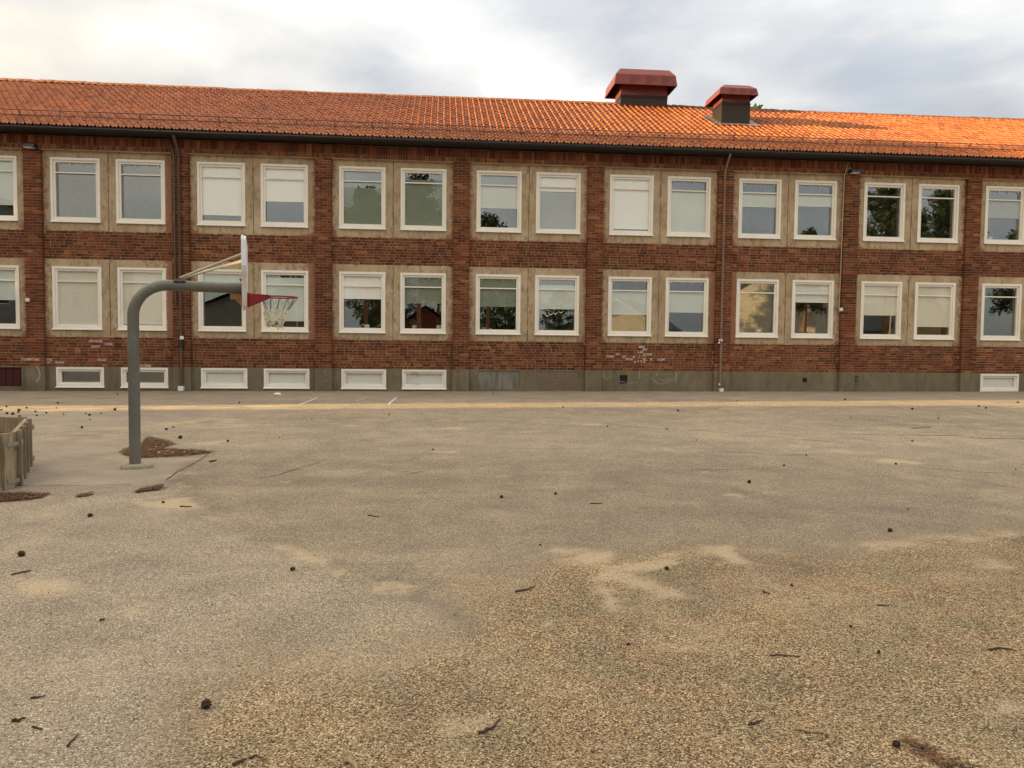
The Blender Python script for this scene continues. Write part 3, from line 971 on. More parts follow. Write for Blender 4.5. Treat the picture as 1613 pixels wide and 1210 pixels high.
def course(xa, xb, z, hgt, off, y, rg):
    x = xa - off
    k = rg.randrange(3)
    while x < xb - 0.03:
        ln = 0.243 if k % 3 != 2 else 0.118
        k += 1
        a, b_ = max(x, xa), min(x + ln, xb)
        if b_ - a > 0.035:
            full = ln > .2 and b_ - a > 0.2425
            bricks.append((a + .001, b_ - .001, y + rg.uniform(-.003, .003), z, z + hgt, full))
        x += ln + 0.0135


rgb = random.Random(5)
for bay in range(B0, B1 + 1):
    xa, xb = pil_x(bay)[1] + .003, pil_x(bay + 1)[0] - .003
    for z0, z1, n in ((ZP, ZM0, 11), (ZM1, ZU0, 10)):
        pit = (z1 - z0) / n
        for k in range(n):
            course(xa, xb, z0 + k * pit + .006, pit - .0145, rgb.choice((0, .06, .125, .19)) + rgb.uniform(0, .02), FY - .009, rgb)
for bay in range(B0, B1 + 2):
    a, b_ = pil_x(bay)
    n = 78
    pit = (ZU1 - ZP) / n
    for k in range(n):
        z = ZP + k * pit + .006
        for (u0_, u1_) in (((0, .239), (.251, .49)) if k % 2 else ((0, .116), (.1275, .3625), (.374, .49))):
            jy = rgb.uniform(-.003, .003)
            bricks.append((a + u0_, a + u1_, FY - .139 + jy, z, z + pit - .0125, False))
bulk = MB()
cand = []
for i, bk in enumerate(bricks):
    x0, x1, y, z0, z1, full = bk
    if full:
        px, py = project(((x0 + x1) / 2, y, z0))
        if 0 < px < W:
            cand.append((((x0 + x1) / 2) ** 2 + (z0 - 1.62) ** 2, i))
cand.sort()
single = [i for _, i in cand[:292]]
white_px = [(965, 562.5), (974, 558.5), (983, 562.5), (991, 566.5), (1043, 567), (33, 565), (47, 564.5), (58, 565), (75, 565), (78, 569), (90, 569.5),
            (155, 566.5), (152, 536.5), (161, 536.5), (153, 545), (167, 543), (228, 575), (240, 575)]
white_ids = set()
for wx_, wy_ in white_px:
    best = min(range(len(bricks)), key=lambda i: (lambda q: abs(q[0] - wx_) + 2 * abs(q[1] - wy_))(project(((bricks[i][0] + bricks[i][1]) / 2, bricks[i][2], (bricks[i][3] + bricks[i][4]) / 2))))
    white_ids.add(best)
sset = set(single)
for i, (x0, x1, y, z0, z1, full) in enumerate(bricks):
    if i in sset or i in white_ids:
        continue
    back = FY + .001 if y > FY - .1 else FY - .0
    bulk.box((x0, y, z0), (x1, back, z1), 0, 'b')
# eave frieze: two rows of upright bricks, the upper one corbelled out
for z0, z1, yy, jit in ((7.268, 7.385, FY - .145, .004), (7.395, 7.64, FY - .165, .008)):
    x = XL
    while x < XR:
        jy = rgb.uniform(-jit, jit)
        bulk.box((x, yy + jy, z0), (x + .0655, FY + .001, z1 + rgb.uniform(-.004, 0)), 0, 'b')
        x += .076
tag(link('brickwork', bulk.mesh('brickwork', M['brick'], BUILD0), wall, BUILD0), kind='stuff')
mb = MB()
mb.box((XL, FY - .137, 7.2665), (XR, FY + .002, 7.64), 0, 'b')
mb.box((XL, FY - .12, 7.2425), (XR, FY + .003, 7.2655), 0, 'b')
build('frieze_bed', mb, M['mortar'], wall)
# the 300 that show largest
ub = MB()
zz = bricks[single[0]][4] - bricks[single[0]][3]
ub.box((-.1205, 0, 0), (.1205, .010, 1), 0, 'b')
ume = ub.mesh('brick', M['brick'])
for i in single:
    x0, x1, y, z0, z1, full = bricks[i]
    if i in white_ids:
        continue
    link('brick', ume, wall, ((x0 + x1) / 2, y, z0), scale=(1, 1, z1 - z0))
for i in sorted(white_ids):
    x0, x1, y, z0, z1, full = bricks[i]
    q = MB()
    q.box((x0, y - .001, z0), (x1, y + .010, z1), 0, 'b')
    o = build('brick', q, M['brick_white'], wall)
    o['label'] = 'white painted brick'

# ---- windows
wcache = {}


def ring(mb, x0, x1, z0, z1, t, y0, y1, mi=0):
    mb.box((x0, y0, z0), (x1, y1, z0 + t), mi)
    mb.box((x0, y0, z1 - t), (x1, y1, z1), mi)
    mb.box((x0, y0, z0 + t), (x0 + t, y1, z1 - t), mi)
    mb.box((x1 - t, y0, z0 + t), (x1, y1, z1 - t), mi)


def window(bay, side, z0, h, w_, kind, blinds, label=None, extra=None):
    base = kind == 'B'
    x = win_x(bay, side, base)
    org = Vector((x, FY, z0))
    key = (round(w_, 3), round(h, 3))
    if key not in wcache:
        d = {}
        q = MB()
        ring(q, 0, w_, .03, h, .068, -.034, .11)
        d['window'] = q.mesh('window', M['white'])
        q = MB()
        ring(q, .0685, w_ - .0685, .0985, h - .0685, .062, .006, .085)
        q.box((.069, -.012, .099), (w_ - .069, .006, .112))
        d['sash'] = q.mesh('sash', M['white'])
        q = MB()
        q.add([(-.015, -.075, -.004), (w_ + .015, -.075, -.004), (w_ + .015, .02, .018), (-.015, .02, .018),
               (-.015, -.075, .022), (w_ + .015, -.075, .022), (w_ + .015, .0, .044), (-.015, .0, .044)],
              [(0, 1, 2, 3)[::-1], (4, 5, 6, 7), (0, 1, 5, 4), (1, 2, 6, 5), (2, 3, 7, 6), (3, 0, 4, 7)])
        d['sill'] = q.mesh('sill', M['white'])
        q = MB()
        q.add([(.128, .052, .158), (w_ - .128, .052, .158), (w_ - .128, .052, h - .128), (.128, .052, h - .128)], [(0, 1, 2, 3)])
        d['pane'] = q.mesh('pane', M['glass'])
        q = MB()
        q.add([(.120, .105, .150), (w_ - .120, .105, .150), (w_ - .120, .105, h - .120), (.120, .105, h - .120)], [(0, 1, 2, 3)])
        d['inner_pane'] = q.mesh('inner_pane', M['glass_inner'])
        if not base:
            zb = h - .13 - (h - .29) * .19
            q = MB()
            q.box((.1305, .012, zb - .018), (w_ - .1305, .048, zb + .018))
            d['glazing_bar'] = q.mesh('glazing_bar', M['white'])
            q = MB()
            for k in range(4):
                xx = .2 + (w_ - .4) * k / 3
                q.box((xx - .014, .056, h - .185), (xx + .014, .068, h - .135))
            q.box((.131, .060, h - .144), (w_ - .131, .070, h - .134))
            d['curtain_rail'] = q.mesh('curtain_rail', M['plastic'])
        wcache[key] = d
    d = wcache[key]
    wo_ = link('window', d['window'], school, org)
    if label:
        wo_['label'] = label
    for nme in ('sash', 'sill', 'pane', 'inner_pane') + (() if base else ('glazing_bar', 'curtain_rail')):
        link(nme, d[nme], wo_, org)
    g0, g1 = .13, h - .13
    for (mname, f0, f1) in blinds:
        q = MB()
        za, zb = g1 - (g1 - g0) * f1, g1 - (g1 - g0) * f0
        yy = .072
        if base or mname == 'stripes':
            n = 13
            for k in range(n):
                zz0 = za + (zb - za) * k / n
                q.add([(.12, yy, zz0), (w_ - .12, yy, zz0), (w_ - .12, yy + .02, zz0 + (zb - za) / n), (.12, yy + .02, zz0 + (zb - za) / n)], [(0, 1, 2, 3)])
        else:
            q.box((.12, yy, za), (w_ - .12, yy + .006, zb))
            q.box((.131, yy - .004, za), (w_ - .131, yy + .014, za + .022))
        mm = {'white': 'blind_white', 'stripes': 'blind_white', 'pale': 'blind_pale', 'green': 'blind_green', 'beige': 'beige_blind_and_reflection', 'grey': 'blind_grey'}[mname]
        link('blind', q.mesh('blind', M[mm]), wo_, org)
    return wo_


UP = {(0, 'L'): [('pale', 0, .8)], (0, 'R'): [('pale', .02, .79)], (1, 'L'): [], (1, 'R'): [], (2, 'L'): [('white', 0, .88)], (2, 'R'): [('white', 0, .6)],
      (3, 'L'): [('green', .3, 1)], (3, 'R'): [('green', .12, 1)], (4, 'L'): [('pale', .2, .62)], (4, 'R'): [('white', 0, .27), ('grey', .28, .97)],
      (5, 'L'): [('white', 0, .95)], (5, 'R'): [('pale', .2, 1)], (6, 'L'): [('pale', .2, .46)], (6, 'R'): [('pale', .2, .42)], (7, 'L'): [], (7, 'R'): [],
      (8, 'L'): [('grey', .2, .55)], (8, 'R'): [('pale', 0, .5)]}
LO = {(0, 'L'): [('pale', 0, .5)], (0, 'R'): [('pale', 0, .55)], (1, 'L'): [('beige', 0, 1)], (1, 'R'): [('beige', 0, .965)], (2, 'L'): [('pale', 0, .16)],
      (2, 'R'): [('pale', .05, .87)], (3, 'L'): [('white', 0, .43)], (3, 'R'): [('green', .0, .5)], (4, 'L'): [('green', .0, .54)], (4, 'R'): [('pale', .1, .57)],
      (5, 'L'): [('pale', .2, .66)], (5, 'R'): [('pale', .2, .60)], (6, 'L'): [], (6, 'R'): [('stripes', 0, .36)], (7, 'L'): [('beige', 0, .60)],
      (7, 'R'): [('beige', 0, .82)], (8, 'L'): [], (8, 'R'): [('pale', 0, .4)]}  # seventh bay's beige blinds stand in for a mirrored sunlit wall
for bay in range(B0, B1 + 1):
    for s_ in 'LR':
        window(bay, s_, WUB, WUT - WUB, WW, 'U', UP.get((bay, s_), [('pale', 0, .5)]))
        w_ = window(bay, s_, WMB, WMT - WMB, WW, 'M', LO.get((bay, s_), [('pale', 0, .5)]),
                    'window with white paper birds on the pane' if (bay, s_) == (4, 'R') else None)
        if (bay, s_) == (4, 'R'):
            q = MB()
            for bx, bz in ((.62, .86), (.74, .87), (.52, .68), (.66, .70), (.84, .74), (.78, 1.0), (.40, .63)):
                for sg in (-1, 1):
                    q.add([(bx, .047, bz - .02), (bx + sg * .10, .047, bz + .045), (bx + sg * .05, .047, bz - .005), (bx, .047, bz - .05)], [(0, 1, 2, 3) if sg > 0 else (3, 2, 1, 0)])
            link('paper_bird', q.mesh('paper_bird', M['plastic']), w_, (win_x(bay, s_), FY, WMB))
        if (bay, s_) in ((3, 'L'), (3, 'R')):
            q = MB()
            bx = .75 if s_ == 'L' else 1.12
            q.box((bx, .14, .14), (bx + .15, .19, .27))
            link('card', q.mesh('card', M['plastic']), w_, (win_x(bay, s_), FY, WMB))
        kd = BASE_OPEN.get((bay, s_))
        if kd in ('dark', 'blind'):
            window(bay, s_, WBB, WBT - WBB, WWB, 'B', [('white', 0, 1)] if kd == 'blind' else [])
        elif kd == 'sheet':
            x = win_x(bay, s_, True)
            q = MB()
            q.box((x + .022, FY + .005, WBB + .022), (x + WWB - .022, FY + .02, WBT - .022))
            ring(q, x + .022, x + WWB - .022, WBB + .022, WBT - .022, .02, FY - .006, FY + .004)
            build('metal_cover', q, M['sheet'], school)
        elif kd == 'fill':
            x = win_x(bay, s_, True)
            q = MB()
            q.box((x + .0, FY - .02, WBB + .0), (x + WWB, FY + .05, WBT), 0, 'b')
            build('mortar_fill', q, M['fill'], school)
        elif kd == 'hatch':
            x = win_x(bay, s_, True)
            q = MB()
            q.box((x + .022, FY + .06, WBB + .022), (x + WWB - .022, FY + .09, WBT - .022))
            for k in range(6):
                q.box((x + .05 + k * .21, FY + .045, WBB + .03), (x + .23 + k * .21, FY + .0595, WBT - .03))
            build('hatch', q, M['hatch'], school)

# pot plants on the inner sills
def pot_plant(bay, side, fx, zb, label, hgt=.34):
    x = win_x(bay, side) + WW * fx
    org = Vector((x, FY + .24, zb + .02))
    e = bpy.data.objects.new('pot_plant', None)
    COL.objects.link(e)
    e.location = org
    WPOS[e.name] = org
    tag(e, label, 'plant', 'pot plants on the window sills')
    q = MB()
    q.tube([org, org + Vector((0, 0, .13)), org + Vector((0, 0, .15))], [.06, .085, .09], 12)
    build('pot', q, M['plastic'], e)
    q = MB()
    rgp = random.Random(bay * 3 + len(label))
    for k in range(46):
        a = rgp.uniform(0, 6.28)
        up_ = rgp.uniform(.3, 1.3)
        d1 = Vector((math.cos(a), math.sin(a) * .6, up_)).normalized() * hgt * rgp.uniform(.5, 1.1)
        b_ = org + Vector((0, 0, .13))
        sd_ = Vector((-math.sin(a), math.cos(a), 0)) * .028
        m_ = b_ + d1 * .6
        t_ = b_ + d1 + Vector((0, 0, -.05))
        q.add([b_, m_ - sd_, t_, m_ + sd_], [(0, 1, 2, 3)])
    build('leaves', q, M['leaf'], e)


pot_plant(8, 'L', .27, WUB + .1, 'leafy pot plant behind the rightmost upper pane')
pot_plant(3, 'R', .30, WMB + .1, 'pot plant low in the right pane of the third bay, ground floor', .30)
pot_plant(6, 'L', .62, WMB + .1, 'pot plant low in the left pane of the sixth bay, ground floor', .26)

# grille low on the plinth
q0, q1 = at_y(1342, 604.5, FY - .03), at_y(1353, 591, FY - .03)
mb = MB()
mb.box((q0.x, FY - .036, q0.z), (q1.x, FY - .031, q1.z), 1)
ring(mb, q0.x, q1.x, q0.z, q1.z, .02, FY - .052, FY - .036)
for k in range(5):
    z = q0.z + .035 + k * (q1.z - q0.z - .06) / 5
    mb.box((q0.x + .021, FY - .05, z), (q1.x - .021, FY - .038, z + .018))
build('grille', mb, [M['sheet'], M['black']], plinth)

# chalk scribbles and little painted letters
rgc = random.Random(3)


def chalk(pts, yy, wd):
    mbx = MB()
    stroke(mbx, pts, yy, wd * .8)
    build('chalk_mark', mbx, M['chalk'], plinth)


def stroke(mbx, pts, yy, wd):
    for (a, b_), (c_, d_) in zip(pts[:-1], pts[1:]):
        qa, qb = at_y(a, b_, yy), at_y(c_, d_, yy)
        t_ = Vector((qb.x - qa.x, 0, qb.z - qa.z))
        if t_.length < 1e-4:
            continue
        n_ = Vector((-t_.z, 0, t_.x)).normalized() * wd
        mbx.add([(qa.x - n_.x, yy, qa.z - n_.z), (qb.x - n_.x, yy, qb.z - n_.z), (qb.x + n_.x, yy, qb.z + n_.z), (qa.x + n_.x, yy, qa.z + n_.z)], [(0, 1, 2, 3)])


yc = FY - .032
chalk([(951, 586), (950, 592), (952, 597)], yc, .018)
chalk([(955, 598), (962, 593), (968, 592)], yc, .010)
chalk([(1007, 585), (1007, 596)], yc, .012)
for x_ in (1012, 1016, 1020):
    chalk([(x_, 587), (x_ + .4, 592)], yc, .007)
chalk([(1036, 587), (1033, 588), (1036, 590), (1032, 593)], yc, .010)
for x_ in (1041, 1045, 1049, 1053, 1057):
    chalk([(x_, 591), (x_ + 1, 588), (x_ + 2, 591)], yc, .007)
chalk([(1028, 594), (1031, 601), (1038, 605), (1048, 604), (1058, 598), (1062, 594)], yc, .013)
chalk([(1064, 586), (1066, 592), (1063, 601)], yc, .02)
chalk([(1036, 597), (1046, 600), (1056, 596)], yc, .010)
chalk([(975, 600), (990, 604), (1005, 602)], yc, .008)
for k in range(16):
    x_, y_ = rgc.uniform(642, 660), rgc.uniform(586, 606)
    chalk([(x_, y_), (x_ + rgc.uniform(-6, 6), y_ + rgc.uniform(-4, 4))], yc, .006)
for k in range(10):
    x_, y_ = rgc.uniform(506, 522), rgc.uniform(586, 606)
    chalk([(x_, y_), (x_ + rgc.uniform(-6, 6), y_ + rgc.uniform(-4, 4))], FY - .158, .006)
chalk([(58, 577), (62, 584), (63, 592), (60, 598), (57, 602)], FY - .158, .030)
for k in range(9):
    x_, y_ = rgc.uniform(716, 736), rgc.uniform(585, 598)
    chalk([(x_, y_), (x_ + rgc.uniform(-5, 5), y_ + rgc.uniform(-5, 5))], FY - .158, .006)
lb = MB()
GLY = {'N': [(0, 0, 0, 1), (0, 1, 1, 0), (1, 0, 1, 1)], 'E': [(0, 0, 0, 1), (0, 1, 1, 1), (0, .5, .8, .5), (0, 0, 1, 0)], 'J': [(1, 1, 1, .2), (1, .2, .4, 0), (.4, 0, 0, .3)],
       'O': [(0, 0, 0, 1), (0, 1, 1, 1), (1, 1, 1, 0), (1, 0, 0, 0)], 'W': [(0, 1, .25, 0), (.25, 0, .5, .7), (.5, .7, .75, 0), (.75, 0, 1, 1)],
       'L': [(0, 1, 0, 0), (0, 0, 1, 0)], 'A': [(0, 0, .5, 1), (.5, 1, 1, 0), (.25, .45, .75, .45)], 'M': [(0, 0, 0, 1), (0, 1, .5, .4), (.5, .4, 1, 1), (1, 1, 1, 0)],
       'K': [(0, 0, 0, 1), (0, .5, 1, 1), (0, .5, 1, 0)], 'P': [(0, 0, 0, 1), (0, 1, 1, 1), (1, 1, 1, .5), (1, .5, 0, .5)], 'T': [(.5, 0, .5, 1), (0, 1, 1, 1)],
       'I': [(.5, 0, .5, 1)], 'C': [(1, 1, 0, .8), (0, .8, 0, .2), (0, .2, 1, 0)]}
for txt, tx, ty, sw in (('NOJ', 1006.5, 548, 2.8), ('OW', 1013, 552, 3.4), ('LAM', 1005, 556, 2.6), ('KCMP', 1013.5, 560, 3.2), ('A I', 997, 563.6, 4.0), ('KL', 1013, 567.6, 3.2), ('O', 1025, 567.5, 2.2),
                        ('ATTA', 999, 571.6, 4.2)):
    for ch in txt:
        for (a, b_, c_, d_) in GLY.get(ch, []):
            stroke(lb, [(tx + a * sw * .72, ty - b_ * 2.9), (tx + c_ * sw * .72, ty - d_ * 2.9)], FY - .0145, .008)
        tx += sw * 1.12
build('painted_letters', lb, M['whitepaint'], wall)

# ---- roof
EA = Vector((0, FY - .50, 7.815))
RI = Vector((0, FY + 5.5, 10.90))
up = (RI - EA)
SL = up.length
upn = up.normalized()
nrm = Vector((0, -upn.z, upn.y))
RXL, RXR = XL - .35, XR + .35
mb = MB()
BK = Vector((0, FY + 11.5, 7.815))
mb.add([(RXL, EA.y, EA.z), (RXR, EA.y, EA.z), (RXR, RI.y, RI.z), (RXL, RI.y, RI.z), (RXL, BK.y, BK.z), (RXR, BK.y, BK.z)], [(0, 1, 2, 3), (3, 2, 5, 4)])
mb.box((RXL, FY - .47, 7.70), (RXR, FY - .44, 7.80))
mb.add([(RXL, FY - .44, 7.70), (RXR, FY - .44, 7.70), (RXR, FY + .0, 7.70), (RXL, FY + .0, 7.70)], [(0, 3, 2, 1)])
roof = build('roof', mb, M['underlay'], school, BUILD0)

TW, GA = 0.2145, 0.3765
NR = 18
prof = [(0, .010), (.016, .046), (.036, .060), (.056, .048), (.074, .008), (.100, .000), (.130, .020), (.155, .024), (.180, .006), (.202, -.004), (.2145, .010)]
tv, tf = [], []
for (v_, lift) in ((-.012, .030), (GA + .03, .004)):
    tv += [(u_, v_, w_ + lift) for u_, w_ in prof]
npf = len(prof)
tf += [(i, i + 1, npf + i + 1, npf + i) for i in range(npf - 1)]
o_ = len(tv)
tv += [(u_, -.012, w_ + .012) for u_, w_ in prof]
tf += [(o_ + i, o_ + i + 1, i + 1, i) for i in range(npf - 1)]
TV = np.array(tv)
TX = np.array([1.0, 0, 0])
TU, TN = np.array(upn), np.array(nrm)
TVw = TV[:, :1] * TX + TV[:, 1:2] * TU + TV[:, 2:3] * TN
ncol = int((RXR - RXL) / TW)
tiles = []
rgt = random.Random(11)
for k in range(NR):
    for i in range(ncol):
        o3 = np.array([RXL + i * TW, 0, 0]) + np.array(EA) + TU * (k * GA) + TN * (0.014 + rgt.uniform(-.006, .006) + .010 * math.sin(i * .045 + k * .2)) + TU * rgt.uniform(-.010, .010) + TX * rgt.uniform(-.004, .004)
        tiles.append(o3)
tiles = np.array(tiles)
dcam = np.linalg.norm(tiles - np.array(CAM), axis=1)
order = np.argsort(dcam)
ones = set(order[:298].tolist())
rest = np.array([i for i in range(len(tiles)) if i not in ones])
nv = len(tv)
Vall = (TVw[None] + tiles[rest][:, None, :] - np.array(BUILD0)).reshape(-1, 3)
Fall = [tuple(j + n * nv for j in f_) for n in range(len(rest)) for f_ in tf]
me = bpy.data.meshes.new('tile_field')
me.from_pydata(Vall.tolist(), [], Fall)
me.materials.append(M['tile'])
me.polygons.foreach_set('use_smooth', [True] * len(me.polygons))
me.set_sharp_from_angle(angle=math.radians(50))
tag(link('tile_field', me, roof, BUILD0), kind='stuff')
me1 = bpy.data.meshes.new('roof_tile')
me1.from_pydata(TVw.tolist(), [], tf)
me1.materials.append(M['tile'])
me1.polygons.foreach_set('use_smooth', [True] * len(me1.polygons))
me1.set_sharp_from_angle(angle=math.radians(50))
for i in sorted(ones):
    link('roof_tile', me1, roof, tiles[i])
# plain tiled back slope
q = MB()
nb = 60
# ridge tiles
rb = MB()
rl = 0.262
ang = [math.radians(a) for a in (-10, 25, 60, 90, 120, 155, 190)]
for (xx, rad) in ((0, .098), (rl + .02, .078)):
    rb.v += [(xx, math.cos(a) * rad * 1.15, math.sin(a) * rad) for a in ang]
rb.f += [(i, i + 1, 7 + i + 1, 7 + i) for i in range(6)]
rb.v += [(0, math.cos(a) * .075 * 1.15, math.sin(a) * .075) for a in ang]
rb.f += [(i, 14 + i, 14 + i + 1, i + 1) for i in range(6)]
rb.m = [0] * len(rb.f)
rme = rb.mesh('ridge_tile', M['ridge'], smooth=True)
x = RXL
while x < RXR - rl:
    link('ridge_tile', rme, roof, (x, RI.y, RI.z + .030 + rgt.uniform(-.010, .010) + .015 * math.sin(x * .31)), rot=(0, rgt.uniform(-.03, .03), rgt.uniform(-.03, .03)))
    x += rl

# gutter
mb = MB()
gy, gz, gr = FY - .585, 7.745, .072
arc = [math.radians(a) for a in range(180, 361, 18)]
gv = [(x_, gy + math.cos(a) * gr, gz + math.sin(a) * gr) for x_ in (RXL, RXR) for a in arc]
na = len(arc)
mb.add(gv, [(i, i + 1, na + i + 1, na + i) for i in range(na - 1)])
mb.tube([(RXL, gy - gr, gz), (RXR, gy - gr, gz)], .011, 6)
gutter = build('gutter', mb, M['gutter'], roof, smooth=True)
mb = MB()
mb.box((RXL, FY - .51, 7.752), (RXR, FY - .502, 7.832))
build('eave_flashing', mb, M['gutter'], roof)

# snow guard: two rails on brackets
mb = MB()
sgp = EA + upn * 1.02
for s_, h_ in ((-.05, .10), (.06, .22)):
    b0 = sgp + upn * s_ + nrm * h_
    mb.tube([(RXL, b0.y, b0.z), (RXR, b0.y, b0.z)], .014, 6)
guard = build('snow_guard', mb, M['guard'], roof)
bmh = MB()
bmh.obox(nrm * .12 + upn * .0, (.012, 0, 0), upn * .012, nrm * .13)
bmh.obox(nrm * .05 + upn * .14, (.012, 0, 0), upn * .16, nrm * .010)
bmh.obox(nrm * .17 + upn * .03, (.012, 0, 0), upn * .08, nrm * .010)
bme = bmh.mesh('guard_bracket', M['guard'])
x = -17.2
while x < RXR - .3:
    link('guard_bracket', bme, guard, (x, sgp.y, sgp.z))
    x += 1.155


# ---- ventilation hoods
def vent(x0, x1, hx0, hx1, yf, zb, z_body, z_hood0, z_hood1, depth, hover, label, flash=False):
    """box body with a red collar under a chamfered red hood"""
    org = Vector(((x0 + x1) / 2, yf + depth / 2, zb))
    mb = MB()
    mb.box((x0, yf, zb - 1.2), (x1, yf + depth, z_body), 0, 'd')
    body = build('roof_vent', mb, M['vent_dark'], roof, org)
    body['label'] = label
    mb = MB()
    mb.box((x0 - .015, yf - .015, z_body - .09), (x1 + .015, yf + depth + .015, z_body - .05))
    build('trim_band', mb, M['vent_dark'], body)
    mb = MB()
    mb.box((x0 + .01, yf + .01, z_body), (x1 - .01, yf + depth - .01, z_hood0 + .25), 0, 'd')
    build('collar', mb, M['vent_red'], body)
    ya, yb = yf - hover, yf + depth + hover
    zt = z_hood1
    c1, c2 = .26, .10           # chamfer across, chamfer down from the mid line
    zm = z_hood0 + (zt - z_hood0) * .60
    secs = [(hx0, z_hood0, ya), (hx1, z_hood0, ya)]
    lo = [(hx0, ya, z_hood0), (hx1, ya, z_hood0), (hx1, yb, z_hood0), (hx0, yb, z_hood0)]
    mi_ = [(hx0 + .06, ya + .03, zm), (hx1 - .06, ya + .03, zm), (hx1 - .06, yb - .03, zm), (hx0 + .06, yb - .03, zm)]
    hi = [(hx0 + c1, ya + .22, zt), (hx1 - c1, ya + .22, zt), (hx1 - c1, yb - .22, zt), (hx0 + c1, yb - .22, zt)]
    ins = [(hx0 + .03, ya + .03, z_hood0), (hx1 - .03, ya + .03, z_hood0), (hx1 - .03, yb - .03, z_hood0), (hx0 + .03, yb - .03, z_hood0)]
    top = [(hx0 + .1, ya + .1, zm - .03), (hx1 - .1, ya + .1, zm - .03), (hx1 - .1, yb - .1, zm - .03), (hx0 + .1, yb - .1, zm - .03)]
    v = lo + mi_ + hi + ins + top
    fs = []
    for a_, b_ in ((0, 4), (4, 8)):
        fs += [(a_ + i, a_ + (i + 1) % 4, b_ + (i + 1) % 4, b_ + i) for i in range(4)]
    fs += [(8, 9, 10, 11)]
    fs += [(0 + i, 12 + i, 12 + (i + 1) % 4, (i + 1) % 4) for i in range(4)]
    fs += [(12 + i, 16 + i, 16 + (i + 1) % 4, 12 + (i + 1) % 4) for i in range(4)]
    fs += [(19, 18, 17, 16)]
    mb = MB()
    mb.add(v, fs)
    hood = build('hood', mb, M['vent_red'], body)
    mb = MB()
    xm = (hx0 + hx1) / 2 + (hx1 - hx0) * .12
    mb.box((xm - .24 * (hx1 - hx0) / 2.4, (ya + yb) / 2 - .3, zt - .01), (xm + .24 * (hx1 - hx0) / 2.4, (ya + yb) / 2 + .3, zt + .09))
    build('cap_box', mb, M['vent_red'], body)
    # standing seams on the hood face
    mb = MB()
    for f_ in (.25, .5, .75):
        xs_ = hx0 + (hx1 - hx0) * f_
        mb.box((xs_ - .006, ya - .006, z_hood0 + .01), (xs_ + .006, ya + .028, zm - .01))
    build('seam', mb, M['vent_red'], body)
    if flash:
        mb = MB()
        for (xa, xb, ya_, yb_) in ((x0 - .28, x1 + .28, yf - .28, yf - .001), (x0 - .28, x0 - .001, yf, yf + depth + .2), (x1 + .001, x1 + .28, yf, yf + depth + .2)):
            def rz(y_):
                return EA.z + (y_ - EA.y) * upn.z / upn.y + .105
            mb.add([(xa, ya_, rz(ya_)), (xb, ya_, rz(ya_)), (xb, yb_, rz(yb_)), (xa, yb_, rz(yb_))], [(0, 1, 2, 3)])
        build('flashing', mb, M['lead'], body)
    return body


def xz(px, py, y):
    q_ = at_y(px, py, y)
    return q_.x, q_.z


yf = RI.y - .28
x0, zb = xz(977.3, 168.5, yf)
x1, _ = xz(1051, 168, yf)
_, zbody = xz(1000, 149.3, yf)
hov = .40
hx0, zh0 = xz(968, 131.5, yf - hov)
hx1, _ = xz(1067, 133, yf - hov)
_, zh1 = xz(1015, 109.5, yf - hov + .22)
vent(x0, x1, hx0, hx1, yf, zb - .1, zbody, zh0, zh1, 1.0, hov, 'larger red ventilation hood astride the ridge')
# the smaller one, down the slope
lo_y, hi_y = FY + 1, RI.y
for _ in range(40):
    ym = (lo_y + hi_y) / 2
    xq, zq = xz(1158, 194.5, ym)
    if zq < EA.z + (ym - EA.y) * upn.z / upn.y + .10:
        hi_y = ym
    else:
        lo_y = ym
yf = (lo_y + hi_y) / 2
x0, zb = xz(1136.3, 194, yf)
x1, _ = xz(1181, 194, yf)
_, zbody = xz(1160, 160.5, yf)
hov = .30
hx0, zh0 = xz(1133, 147.5, yf - hov)
hx1, _ = xz(1195, 149.5, yf - hov)
_, zh1 = xz(1162, 134.3, yf - hov + .22)
vent(x0, x1, hx0, hx1, yf, zb, zbody, zh0, zh1, .95, hov, 'smaller red ventilation hood standing on the tiled slope', True)

# ---- downpipes
mb = MB()
xa = at_y(281.5, 300, FY - .2).x
mb.tube([(xa - .02, gy, gz - .06), (xa, FY - .36, 7.42), (xa, FY - .205, 7.22), (xa + .02, FY - .205, 0.30)], .046, 10)
dp = build('downpipe', mb, M['pipe'], school)
autosmooth(dp, 50)
mb = MB()
for z_ in (1.45, 4.4, 7.0):
    mb.box((xa - .06, FY - .21, z_), (xa + .07, FY - .13, z_ + .04))
build('pipe_clip', mb, M['gutter'], dp)
mb = MB()
mb.box((xa - .055, FY - .30, .17), (xa + .095, FY - .16, .31))
build('drain_shoe', mb, M['plastic'], dp)
mb = MB()
q = at_y(287, 532, FY - .22)
mb.box((q.x - .05, FY - .275, q.z - .05), (q.x + .05, FY - .235, q.z + .05))
build('pipe_joint', mb, M['plastic'], dp)
mb = MB()
q = at_y(285.5, 540, FY - .22)
mb.box((q.x - .06, FY - .275, q.z - .12), (q.x + .06, FY - .15, q.z + .06))
build('pipe_box', mb, M['lampblack'], dp)
mb = MB()
xb_ = at_y(274, 300, FY - .18).x
mb.tube([(xb_ - .08, FY - .17, 7.5), (xb_, FY - .165, 7.15), (xb_ + .01, FY - .165, 2.75)], .030, 8)
autosmooth(build('cable_pipe', mb, M['pipe'], school), 50)
mb = MB()
xa = at_y(1141.5, 300, FY - .2).x
mb.tube([(xa + .02, gy, gz - .06), (xa + .01, FY - .36, 7.42), (xa, FY - .195, 7.22), (xa, FY - .195, 0.38)], .036, 10)
dp = build('downpipe', mb, M['pipe_pale'], school)
autosmooth(dp, 50)
mb = MB()
for z_ in (1.75, 4.4, 7.0):
    mb.box((xa - .05, FY - .20, z_), (xa + .05, FY - .13, z_ + .04))
build('pipe_clip', mb, M['gutter'], dp)
